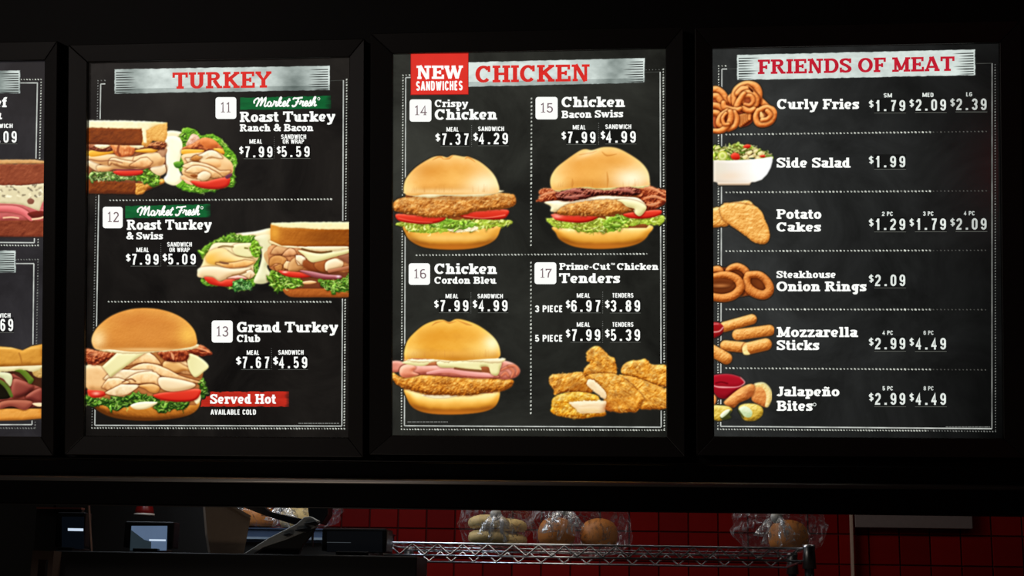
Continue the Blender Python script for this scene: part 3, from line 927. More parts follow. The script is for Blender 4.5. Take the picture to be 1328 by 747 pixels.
def pic_bacon_ranch():
    p = Picture(115, 152, 312, 254)
    wrap_right(p)
    sandwich_left(p)
    return p.done()


def pic_swiss_wrap():
    p = Picture(252, 284, 453, 388)
    p.frame(250, 290, 7.47)
    p.shape([(400, 100), (600, 75), (760, 45), (760, 120), (640, 130), (480, 130)], CREAM, r=4, k=.8)
    p.leaves([(75, 290), (110, 225), (220, 160), (300, 130), (390, 95), (480, 120), (560, 115), (640, 160), (650, 300), (620, 560), (540, 640), (400, 640), (300, 600), (150, 600), (80, 560), (110, 400)], 90, 8, 41,
             [(50, 96, 22), (104, 160, 40), (150, 204, 66), (214, 240, 140)])
    p.shape([(600, 130), (760, 110), (800, 260), (740, 380), (720, 420), (755, 490), (740, 560), (660, 585), (590, 560), (640, 440), (670, 300), (640, 190)], [(176, 170, 120), (226, 222, 178), (248, 246, 216)], r=7, k=1, noise=(.06, 8))
    p.shape([(690, 290), (760, 250), (780, 380), (740, 410), (700, 350)], [(190, 140, 80), (224, 186, 130)], r=4)
    p.shape([(140, 290), (200, 195), (320, 185), (500, 190), (600, 220), (640, 320), (590, 400), (580, 500), (480, 545), (300, 550), (230, 560), (190, 520), (60, 520), (45, 470), (90, 390), (110, 330)], [(190, 150, 90), (232, 206, 146), (246, 228, 180), (254, 244, 214)], r=9, k=.9, noise=(.05, 8), shadow=.3)
    p.shape([(390, 215), (480, 190), (600, 200), (600, 320), (480, 330), (400, 280)], SWISS, r=4, k=.9, shadow=.25)
    p.stroke([(340, 260), (420, 305), (520, 328), (590, 320)], 1.4, [(150, 120, 60)] * 2, alpha=.8)
    p.stroke([(250, 232), (300, 218), (390, 225)], 2.4, [(130, 100, 50)] * 2, alpha=.8)
    p.stroke([(505, 236), (530, 240)], 2, [(120, 110, 40)] * 2)
    p.shape([(130, 300), (200, 250), (300, 240), (400, 310), (560, 340), (610, 370), (560, 400), (420, 405), (300, 380), (220, 400), (140, 370)], [(190, 130, 50), (234, 186, 96), (248, 214, 140), (254, 232, 180)], r=7, k=1, grad=(.25, 0), shadow=.25)
    p.tint((170, 350), (60, 60), (240, 186, 70), .7)
    p.tint((330, 290), (80, 40), (248, 230, 176), .6)
    fold(p, [(230, 385), (330, 405), (450, 395), (590, 370)], (3, 6, 6, 8), [(200, 130, 60), (238, 186, 110), (250, 214, 150)], (150, 84, 40))
    p.shape([(255, 365), (330, 375), (350, 392), (290, 390)], [(110, 66, 40), (150, 100, 60)], r=2)
    p.shape([(60, 430), (200, 415), (400, 440), (560, 425), (500, 470), (380, 500), (260, 560), (200, 535), (60, 520), (45, 480)], MEATW, r=7, k=.9, shadow=.25, grad=(0, -.1))
    fold(p, [(460, 505), (540, 500), (565, 450)], (5, 9, 12), MEATW, (160, 100, 50))
    fold(p, [(340, 530), (440, 525), (520, 530)], (4, 6, 4), HAM)
    p.stroke([(380, 500), (470, 480), (520, 455)], 1.5, [(150, 96, 50)] * 2, alpha=.7)
    p.shape([(110, 520), (190, 520), (260, 560), (330, 540), (410, 545), (380, 605), (260, 605), (160, 580)], TOM, r=4, shadow=.25, grad=(.1, 0))
    p.leaves([(390, 560), (460, 550), (560, 560), (550, 630), (480, 640), (400, 640)], 22, 8, 44, [(30, 84, 30), (60, 130, 50), (104, 176, 80), (180, 224, 150)])
    p.leaves([(560, 200), (600, 160), (640, 210), (650, 290), (610, 330), (570, 290)], 12, 8, 45, [(80, 130, 20), (120, 180, 40), (160, 214, 60), (210, 244, 130)])
    # half sandwich in front
    p.frame(340, 280, 6.79)
    p.shape([(185, 630), (330, 600), (480, 590), (640, 640), (780, 640), (780, 712), (500, 716), (280, 716), (220, 700), (190, 670)], [(104, 44, 10), (156, 78, 26), (190, 104, 40), (214, 134, 60)], r=5, k=1, bump=.2, bs=5)
    p.shape([(80, 250), (780, 260), (780, 640), (200, 640), (90, 600)], [(90, 40, 20), (140, 76, 40)], r=3, smooth=False)
    p.leaves([(60, 560), (80, 480), (150, 490), (250, 530), (330, 550), (340, 610), (260, 640), (190, 640), (180, 660), (100, 640)], 40, 9, 51, [(50, 96, 14), (104, 160, 34), (156, 204, 70), (214, 238, 140)])
    p.leaves([(500, 560), (600, 570), (700, 555), (780, 520), (780, 640), (690, 670), (600, 655), (520, 610)], 40, 9, 52, [(40, 86, 14), (84, 142, 34), (130, 186, 60), (196, 228, 120)])
    p.shape([(360, 580), (430, 570), (480, 585), (430, 600), (370, 600)], MEATP, r=2)
    p.shape([(65, 265), (300, 270), (780, 300), (780, 480), (600, 490), (400, 490), (240, 490), (80, 470), (60, 400)], [(120, 56, 20), (176, 106, 56), (214, 150, 96), (240, 190, 140)], r=8, k=.9, noise=(.2, 6), bump=.2, bs=6)
    p.tint((130, 330), (80, 60), (206, 140, 80), .5)
    fold(p, [(80, 330), (160, 300), (260, 300)], (8, 12, 8), [(150, 90, 50), (206, 150, 96), (232, 186, 130)], (120, 60, 24))
    fold(p, [(180, 350), (250, 320), (300, 340)], (6, 10, 6), [(150, 90, 50), (214, 150, 96), (240, 190, 140)], (120, 60, 24))
    fold(p, [(70, 440), (110, 390), (180, 400), (160, 460), (110, 450)], (9, 10, 10, 10, 9), [(140, 80, 30), (196, 130, 64), (226, 166, 96)], (120, 60, 24))
    fold(p, [(215, 400), (230, 440), (240, 470)], (9, 12, 7), MEATP, None)
    p.shape([(250, 400), (320, 360), (370, 440), (300, 490), (230, 485)], [(150, 90, 40), (206, 150, 90), (236, 190, 130)], r=5, shadow=.3)
    fold(p, [(300, 350), (350, 400), (380, 430)], (9, 12, 6), MEATW, (150, 90, 50))
    p.shape([(370, 390), (430, 410), (500, 470), (500, 490), (420, 480), (360, 440)], [(96, 36, 10), (140, 66, 26), (170, 96, 50)], r=4, shadow=.3)
    p.shape([(480, 400), (560, 390), (590, 440), (560, 490), (500, 480), (460, 440)], [(120, 56, 20), (166, 90, 40), (200, 124, 70)], r=5, shadow=.3)
    p.shape([(560, 410), (640, 375), (710, 400), (700, 450), (620, 480), (560, 480)], MEATW, r=6, shadow=.3)
    p.shape([(680, 350), (770, 340), (770, 420), (720, 400), (680, 380)], [(110, 56, 36), (150, 90, 60), (190, 130, 96)], r=4, shadow=.3)
    p.stroke([(590, 488), (680, 470), (770, 450)], 4, [(150, 80, 50), (206, 140, 100)], shadow=.3)
    p.shape([(150, 480), (260, 490), (360, 500), (440, 530), (340, 545), (230, 535), (170, 510)], TOM, r=3, shadow=.3)
    p.tint((200, 495), (24, 8), (255, 220, 200), .9)
    p.shape([(330, 480), (440, 490), (560, 515), (690, 525), (690, 550), (600, 555), (480, 545), (400, 520)], [(90, 30, 36), (140, 66, 70), (190, 116, 120), (230, 180, 186)], r=3, shadow=.3)
    p.tint((670, 535), (18, 10), (240, 210, 220), .9)
    p.shape([(320, 300), (480, 330), (620, 310), (770, 290), (760, 325), (640, 360), (500, 400), (430, 405), (370, 350)], SWISS, r=4, k=1, shadow=.3)
    p.shape([(70, 215), (170, 250), (340, 270), (560, 265), (700, 260), (772, 280), (700, 300), (560, 310), (440, 305), (350, 285), (200, 275), (80, 240)], CREAM, r=3, jag=.6, shadow=.2)
    p.stroke([(350, 290), (430, 312), (520, 325), (610, 312)], 2.4, [(90, 60, 20)] * 2, alpha=.8)
    p.shape([(72, 70), (180, 100), (400, 110), (780, 110), (780, 268), (560, 268), (380, 268), (170, 262), (72, 215)], [(110, 48, 8), (150, 78, 16), (180, 104, 30), (206, 134, 50)], r=3, k=.8, bump=.2, bs=5, smooth=False, grad=(-.5, 0), noise=(.08, 9))
    p.tint((110, 150), (50, 80), (236, 170, 60), .75)
    p.tint((560, 190), (170, 60), (120, 58, 12), .5)
    p.shape([(78, 62), (300, 54), (780, 52), (780, 118), (500, 118), (300, 106), (180, 104), (80, 78)], [(220, 196, 130), (246, 230, 176), (254, 246, 210)], r=2, jag=.5, smooth=False, noise=(.12, 3))
    return p.done()


def pic_reuben():                                        # first board: rye sandwich
    p = Picture(-60, 204, 59.2, 309).frame(0, 200, 6.67)
    p.shape([(-400, 550), (390, 560), (390, 715), (-400, 715)], [(60, 20, 10), (116, 48, 28), (140, 66, 40), (166, 90, 58)], r=3, smooth=False, bump=.3, bs=6, noise=(.12, 10))
    p.shape([(-400, 420), (100, 420), (390, 400), (390, 560), (250, 570), (-400, 560)], [(120, 44, 40), (176, 80, 76), (210, 110, 108), (234, 150, 146)], r=5, bump=.2, bs=8, noise=(.15, 7), st=(10, 3))
    p.stroke([(-300, 480), (60, 470), (200, 500), (270, 560)], (7, 9, 6), [(176, 66, 66), (226, 116, 116), (240, 150, 146)], shadow=.3)
    p.shape([(240, 510), (330, 490), (390, 500), (390, 545), (300, 560), (260, 540)], [(70, 16, 12), (130, 40, 30)], r=4)
    p.stroke([(30, 550), (100, 545), (160, 552)], 2, [(236, 190, 150)] * 2)
    p.stroke([(280, 562), (340, 555), (388, 540)], 2.4, [(240, 200, 160)] * 2)
    p.shape([(-400, 260), (200, 265), (390, 250), (395, 390), (365, 420), (340, 492), (200, 440), (130, 430), (-400, 410)], [(160, 140, 100), (206, 192, 150), (232, 222, 184), (248, 240, 210)], r=3, smooth=False, k=.9, noise=(.08, 6))
    rnd = random.Random(3)
    for i in range(60):
        x, y = rnd.uniform(-380, 360), rnd.uniform(265, 370)
        a = rnd.uniform(-.9, .9)
        L = rnd.uniform(10, 26)
        c = rnd.choice([(110, 100, 80), (250, 244, 216), (160, 146, 116), (244, 234, 196), (130, 116, 90)])
        p.stroke([(x, y), (x + L * math.cos(a), y + L * math.sin(a))], (2.6, 1.4), [c, c], alpha=.8)
    p.shape([(235, 400), (262, 380), (295, 398), (285, 428), (248, 430)], [(120, 70, 50), (150, 96, 76)], r=3)
    p.shape([(-400, 90), (392, 84), (390, 250), (200, 270), (-400, 262)], [(84, 34, 20), (128, 58, 34), (146, 72, 44), (176, 100, 66)], r=2, smooth=False, jag=.5, bump=.35, bs=4, noise=(.12, 12))
    p.shape([(-400, 50), (150, 46), (300, 46), (400, 60), (390, 82), (200, 82), (-400, 96)], [(150, 96, 46), (206, 156, 96), (230, 190, 130)], r=2, smooth=False, jag=.4, noise=(.15, 4))
    return p.done()


def pic_roast_beef():                                    # first board, lower picture
    p = Picture(-60, 445, 55.6, 549).frame(0, 440, 6.67)
    p.shape([(-400, 540), (120, 570), (360, 560), (358, 685), (200, 700), (-400, 715)], BUN[:4], r=5, smooth=False, e=.1, bump=.1, bs=8, grad=(0, -.1))
    p.shape([(-400, 220), (362, 220), (362, 600), (-400, 600)], [(44, 22, 12), (90, 44, 26)], r=3, smooth=False)
    R = [(70, 22, 18), (116, 46, 38), (152, 74, 60), (190, 112, 92)]
    p.shape([(-400, 300), (120, 300), (250, 380), (362, 420), (358, 560), (250, 600), (100, 560), (-400, 580)], R, r=4, smooth=False, noise=(.12, 7))
    p.shape([(110, 350), (200, 360), (290, 410), (230, 480), (110, 500)], R, r=6, k=1.2, shadow=.5, grad=(-.2, -.2))
    p.shape([(220, 500), (300, 440), (362, 430), (360, 545), (290, 530)], R, r=5, k=1.2, shadow=.5)
    p.shape([(0, 545), (120, 525), (280, 540), (220, 610), (100, 580), (0, 600)], [(110, 44, 34), (160, 82, 62), (196, 120, 92)], r=5, shadow=.6)
    p.shape([(280, 555), (360, 550), (360, 580), (320, 580)], [(236, 200, 150), (250, 226, 190)], r=2)
    p.shape([(-200, 330), (0, 350), (60, 420), (90, 500), (0, 520), (-200, 520)], [(10, 8, 4), (30, 26, 10)], r=3)
    p.stroke([(-40, 340), (50, 400), (100, 490)], (3, 6, 4), [(60, 80, 20), (110, 130, 50)])
    p.shape([(-200, 290), (40, 285), (105, 320), (92, 405), (60, 380), (0, 330), (-200, 320)], [(160, 160, 110), (214, 216, 168), (240, 240, 206)], r=4, shadow=.4)
    p.shape([(280, 230), (362, 240), (362, 330), (290, 310)], [(150, 110, 50), (200, 160, 90), (230, 206, 150)], r=3, bump=.6, bs=3)
    p.shape([(110, 270), (200, 255), (270, 320), (292, 350), (270, 385), (245, 380), (230, 350), (170, 290)], [(50, 70, 14), (92, 116, 32), (130, 150, 56)], r=4, shadow=.3)
    p.shape([(-400, 235), (100, 230), (250, 220), (362, 222), (362, 250), (280, 280), (180, 260), (60, 280), (-400, 290)], [(190, 170, 110), (230, 218, 170), (248, 242, 212)], r=3, jag=.8)
    p.shape([(-400, 70), (0, 62), (100, 70), (195, 95), (270, 60), (372, 40), (362, 225), (180, 232), (-400, 250)], [(130, 70, 14), (194, 130, 44), (222, 160, 64), (240, 190, 96)], r=6, smooth=False, e=.1, bump=.1, bs=9, noise=(.08, 12))
    p.stroke([(165, 120), (180, 160), (190, 215)], 2, [(160, 96, 30)] * 2, alpha=.6)
    p.tint((100, 78), (200, 8), (250, 220, 140), .6)
    return p.done()


FRIES = [(140, 58, 16), (198, 106, 44), (228, 144, 72), (244, 180, 108), (253, 214, 150)]


def pic_curly_fries():
    p = Picture(925, 104, 1008, 174).frame(920, 100, 9.333)
    p.shape([(330, 200), (460, 110), (580, 200), (760, 430), (700, 550), (600, 540), (300, 420), (180, 360), (120, 620), (260, 600), (330, 430)], [(110, 40, 14), (156, 74, 32)], r=4, smooth=False)
    def fr(pts, w, **kw):
        p.stroke(pts, w, FRIES, k=1.3, e=.25, noise=(.05, 4), bump=.12, bs=3, shadow=.5, **kw)
    p.shape([(50, 200), (200, 220), (250, 300), (340, 420), (330, 600), (200, 620), (50, 600)], [(120, 40, 14), (176, 80, 40), (206, 112, 66)], r=8, noise=(.2, 6))
    p.shape([(300, 380), (560, 380), (520, 540), (420, 600), (350, 580)], [(90, 26, 10), (150, 62, 30), (186, 92, 50)], r=8)
    fr([(20, 160), (90, 150), (170, 210), (210, 290)], (9, 9, 8))
    fr([(20, 240), (90, 230), (140, 300)], 8)
    fr([(20, 340), (100, 350), (180, 400)], 8)
    fr([(20, 430), (100, 440), (140, 500)], 8)
    fr([(580, 240), (640, 300), (710, 370), (760, 390)], (7, 8, 8))
    fr([(270, 300), (250, 250), (300, 210)], 7)
    fr([(310, 330), (310, 200), (370, 120), (460, 85), (560, 110), (600, 190), (590, 290)], (8, 10, 9, 9, 9))
    fr([(460, 130), (520, 190), (580, 260)], 8)
    fr([(350, 200), (400, 150), (450, 150)], 9)
    for i in range(6):
        fr([(370 + i * 24, 470 - i * 6), (375 + i * 22, 590 - i * 16)], 4.2)
    fr([(360, 330), (390, 230), (460, 190), (540, 220), (570, 290), (540, 360), (460, 390), (380, 370)], (7, 8, 8, 8, 7))
    fr([(400, 300), (420, 240), (500, 230), (530, 290), (490, 340), (430, 330)], (5, 6, 5))
    p.tint((460, 285), (50, 40), (176, 84, 44), .7)
    fr([(330, 360), (360, 290), (420, 200)], (8, 8, 6))
    fr([(410, 380), (480, 410), (540, 390)], 7)
    fr([(170, 310), (180, 360), (240, 390), (330, 400), (375, 380)], (6, 8, 8, 5))
    fr([(300, 430), (330, 500), (310, 590), (230, 630)], 7)
    fr([(220, 410), (140, 470), (110, 560), (170, 610)], 7)
    fr([(250, 420), (260, 500), (220, 590), (140, 650), (50, 650)], (7, 8, 8, 6))
    fr([(200, 440), (160, 500), (180, 570), (230, 570)], 4.5)
    fr([(590, 400), (560, 480), (590, 560), (670, 570), (750, 530), (785, 440), (750, 390), (680, 370), (610, 400)], (6, 8, 8, 8, 7))
    fr([(640, 520), (700, 510), (740, 460), (700, 410)], 6)
    p.tint((640, 470), (24, 30), (250, 214, 140), .8)
    p.shape([(612, 430), (630, 420), (655, 470), (640, 495), (615, 480)], [(220, 150, 80), (252, 222, 150)], r=3)
    p.shape([(470, 120), (520, 150), (530, 185), (500, 170)], [(60, 16, 6), (90, 30, 10)], r=2)
    p.shape([(190, 480), (205, 470), (210, 520), (195, 540)], [(60, 16, 6), (90, 30, 10)], r=2)
    return p.done()


def pic_salad():
    p = Picture(925, 183, 1003, 242).frame(920, 180, 11.49)
    G = [(104, 140, 30), (172, 204, 70), (212, 232, 116), (244, 250, 184)]
    p.leaves([(55, 110), (200, 130), (370, 80), (420, 65), (500, 90), (620, 100), (740, 165), (860, 210), (920, 260), (900, 300), (60, 320)], 90, 6.5, 61, G)
    rnd = random.Random(5)
    for i in range(40):
        x, y = rnd.uniform(80, 880), 0
        y = rnd.uniform(110 + max(0, x - 500) * .3, 290)
        a = rnd.uniform(-.7, .7)
        c = rnd.choice([[(150, 186, 70), (226, 240, 150)], [(214, 206, 120), (250, 246, 200)], [(66, 110, 30), (120, 160, 60)]])
        p.stroke([(x, y), (x + 70 * math.cos(a), y + 70 * math.sin(a))], (2.4, 1.6), c, alpha=.85, shadow=.25)
    for i in range(14):
        x, y = 480 + rnd.uniform(-20, 350), rnd.uniform(190, 290)
        p.stroke([(x, y), (x + 30, y - 20)], (5, 3.5), [(226, 210, 130), (250, 244, 200)], shadow=.25, alpha=.9)
    p.shape([(500, 115), (560, 80), (620, 100), (590, 140), (520, 135)], TOM, r=3)
    p.shape([(320, 245), (370, 205), (440, 230), (450, 300), (380, 315), (330, 290)], TOM, r=4, shadow=.3)
    p.shape([(750, 250), (820, 240), (825, 275), (770, 275)], TOM, r=2)
    for rr, c in ((75, (196, 206, 70)), (58, (240, 244, 150)), (30, (206, 220, 96))):
        p.shape([(195 + rr * math.cos(a), 255 + rr * math.sin(a)) for a in [i * .785 for i in range(8)]], [tuple(v * .8 for v in c), c], r=2)
    p.shape([(590, 285), (670, 280), (660, 300), (600, 300)], [(60, 70, 60)] * 2, r=1)
    p.shape([(110, 640), (630, 640), (600, 692), (130, 692)], [(150, 120, 90), (220, 200, 176), (248, 240, 228)], r=3, smooth=False)
    m = p.shape([(60, 318), (300, 322), (600, 310), (800, 290), (942, 268), (942, 330), (915, 430), (860, 530), (780, 610), (680, 645), (400, 655), (110, 650), (60, 640)], [(196, 180, 160), (240, 234, 224), (255, 255, 255)], r=4, smooth=False, k=.5, grad=(.45, 0))
    p.tint((290, 560), (220, 80), (234, 206, 176), .6, m)
    p.tint((160, 420), (120, 120), (226, 220, 200), .5, m)
    p.tint((800, 420), (170, 170), (255, 255, 255), 1, m)
    return p.done()


def pic_potato_cakes():
    p = Picture(925, 256, 1002, 319).frame(910, 250, 4.98)
    R = [(150, 84, 26), (206, 134, 54), (232, 170, 84), (248, 204, 124), (255, 230, 170)]
    p.shape([(140, 70), (200, 62), (290, 48), (322, 62), (335, 100), (200, 120)], R, r=3, bump=.7, bs=2.2, jag=.5)
    p.shape([(70, 105), (130, 92), (180, 100), (190, 170), (170, 210), (120, 220), (60, 215)], R, r=5, bump=.7, bs=2.2, jag=.6, e=.25, grad=(0, -.2))
    p.shape([(118, 95), (150, 72), (220, 66), (310, 80), (350, 88), (385, 120), (410, 175), (435, 240), (440, 290), (420, 325), (380, 332), (330, 315), (280, 275), (220, 235), (170, 200), (130, 160)],
            R, r=5, bump=.42, bs=3, jag=.6, js=2, e=.2, noise=(.16, 7), shadow=.4, k=1.1)
    return p.done()


def pic_onion_rings():
    p = Picture(925, 339, 1004, 393).frame(910, 250, 4.98)
    R = [(130, 58, 14), (184, 100, 38), (216, 134, 62), (236, 164, 88), (250, 196, 124)]
    p.shape([(70, 500), (230, 490), (300, 540), (380, 540), (430, 620), (360, 660), (200, 660), (60, 660)], [(70, 28, 8), (130, 62, 24)], r=3)
    def rg(pts, w, **kw):
        p.stroke(pts, w, R, k=1.2, e=.3, bump=.35, bs=2.2, noise=(.08, 6), shadow=.5, **kw)
    rg([(70, 500), (110, 495), (130, 530)], 9)
    rg([(160, 525), (180, 490), (230, 475), (280, 500), (300, 540)], (6, 9, 9))
    p.shape([(270, 560), (280, 650), (240, 672), (330, 660), (400, 660)], [(110, 48, 14), (160, 82, 36)], r=4)
    rg([(300, 530), (290, 590), (330, 640), (400, 660), (440, 625), (420, 570), (370, 530), (300, 530)], (9, 12, 12, 10, 9))
    p.tint((375, 590), (26, 34), (120, 56, 20), .75, ang=-25)
    rg([(60, 545), (150, 530), (225, 555), (250, 610), (210, 660), (140, 680), (60, 670)], (8, 10, 11, 11, 10))
    p.shape([(70, 562), (150, 556), (205, 575), (190, 610), (130, 622), (70, 615)], [(70, 26, 6), (130, 62, 24)], r=4)
    p.tint((120, 600), (60, 12), (226, 150, 84), .6)
    return p.done()


def pic_mozzarella():
    p = Picture(925, 406, 1004, 475).frame(910, 400, 4.395)
    R = [(140, 70, 20), (196, 118, 46), (226, 156, 76), (244, 190, 112), (254, 222, 160)]
    def st(a, b, w, **kw):
        p.stroke([a, b], w, R, k=1.2, e=.22, bump=.4, bs=2.2, noise=(.08, 5), shadow=.5, smooth=False, **kw)
    st((130, 105), (285, 62), 13.5)
    p.shape([(60, 85), (100, 82), (125, 105), (118, 140), (90, 160), (60, 165)], [(90, 8, 10), (150, 20, 24), (190, 60, 60)], r=4)
    p.stroke([(62, 135), (100, 130), (122, 108)], 1.5, [(240, 190, 180)] * 2, alpha=.8)
    p.stroke([(62, 90), (95, 88)], 1.3, [(220, 120, 120)] * 2, alpha=.8)
    st((205, 150), (385, 125), 14.5, grad=(0, .1))
    st((135, 212), (240, 222), 14)
    st((265, 228), (365, 205), 16)
    p.shape([(232, 225), (256, 208), (262, 240), (275, 262), (240, 262)], [(226, 190, 110), (250, 234, 170)], r=2, bump=.6, bs=2)
    st((60, 240), (140, 285), 15.5)
    return p.done()


def pic_jalapeno():
    p = Picture(925, 484, 1001, 549).frame(920, 480, 10.667)
    D = [(70, 4, 10), (126, 10, 22), (168, 22, 38), (206, 70, 80)]
    p.shape([(50, 200), (450, 230), (350, 320), (240, 390), (140, 385), (85, 340), (50, 280)], D, r=6, k=.8)
    p.shape([(55, 80), (160, 60), (280, 60), (400, 90), (480, 150), (480, 195), (400, 235), (250, 240), (120, 230), (55, 210)], [(110, 6, 16), (160, 16, 32), (190, 30, 46)], r=5, k=.6)
    p.stroke([(60, 215), (120, 232), (250, 238), (390, 232), (470, 195), (486, 160), (430, 100)], (1.2, 2, 1, 1.4, 1.2), [(240, 180, 176)] * 2, alpha=.85)
    p.stroke([(430, 100), (300, 62), (160, 60), (60, 80)], 1.2, [(190, 70, 80)] * 2, alpha=.8)
    p.stroke([(90, 180), (160, 165), (250, 185)], 2, [(90, 0, 10)] * 2, alpha=.7)
    R = [(120, 56, 16), (186, 104, 44), (216, 138, 70), (236, 172, 98), (252, 212, 140)]
    p.shape([(55, 340), (95, 380), (90, 450), (55, 480)], R, r=3)
    p.shape([(590, 250), (630, 200), (700, 185), (780, 230), (835, 310), (845, 400), (800, 500), (760, 512), (690, 480), (600, 430), (580, 380)], R, r=8, k=1, bump=.3, bs=3, e=.1)
    p.stroke([(640, 205), (740, 205), (810, 280), (828, 380), (795, 490)], (5, 7, 8, 8, 5), [(200, 160, 80), (238, 216, 140), (252, 240, 190)], bump=.7, bs=2.5, alpha=.9)
    p.shape([(200, 440), (260, 380), (340, 310), (440, 240), (540, 195), (610, 200), (625, 260), (600, 340), (540, 400), (420, 450), (340, 520), (260, 500), (215, 475)], R, r=9, k=1.1, bump=.35, bs=3, e=.1, shadow=.4, noise=(.1, 6))
    p.tint((560, 330), (60, 60), (150, 70, 30), .6)
    Y = [(110, 80, 14), (176, 140, 40), (216, 184, 76), (240, 220, 130), (252, 244, 190)]
    p.shape([(50, 500), (160, 488), (270, 505), (318, 550), (280, 600), (230, 650), (160, 700), (90, 695), (50, 660)], Y, r=6, bump=.4, bs=3, e=.15, shadow=.3)
    p.shape([(150, 650), (190, 600), (260, 560), (310, 570), (280, 620), (300, 660), (190, 690)], [(40, 44, 14), (90, 96, 50)], r=4)
    p.shape([(150, 620), (210, 560), (280, 540), (270, 580), (220, 630), (170, 660)], [(180, 190, 150), (230, 234, 200), (250, 252, 230)], r=4)
    p.shape([(400, 530), (430, 485), (520, 462), (640, 470), (720, 510), (745, 570), (720, 640), (640, 695), (540, 705), (470, 680), (430, 610)], Y, r=7, bump=.4, bs=3, e=.15, shadow=.3)
    p.shape([(405, 540), (460, 500), (530, 510), (590, 570), (580, 640), (520, 655), (450, 610)], [(150, 176, 120), (206, 220, 176), (240, 246, 220)], r=6, bump=.2, bs=3)
    p.stroke([(405, 560), (440, 610), (470, 650)], 2.4, [(50, 60, 20)] * 2, alpha=.8)
    return p.done()

# ---------------------------------------------------------------- lettering
# Letters are drawn as strokes. Each glyph: (advance width, [(points, width or None)])
def arc(cx, cy, rx, ry, a0, a1, n=10):
    return [(cx + rx * math.cos(math.radians(a0 + (a1 - a0) * i / n)), cy + ry * math.sin(math.radians(a0 + (a1 - a0) * i / n))) for i in range(n + 1)]


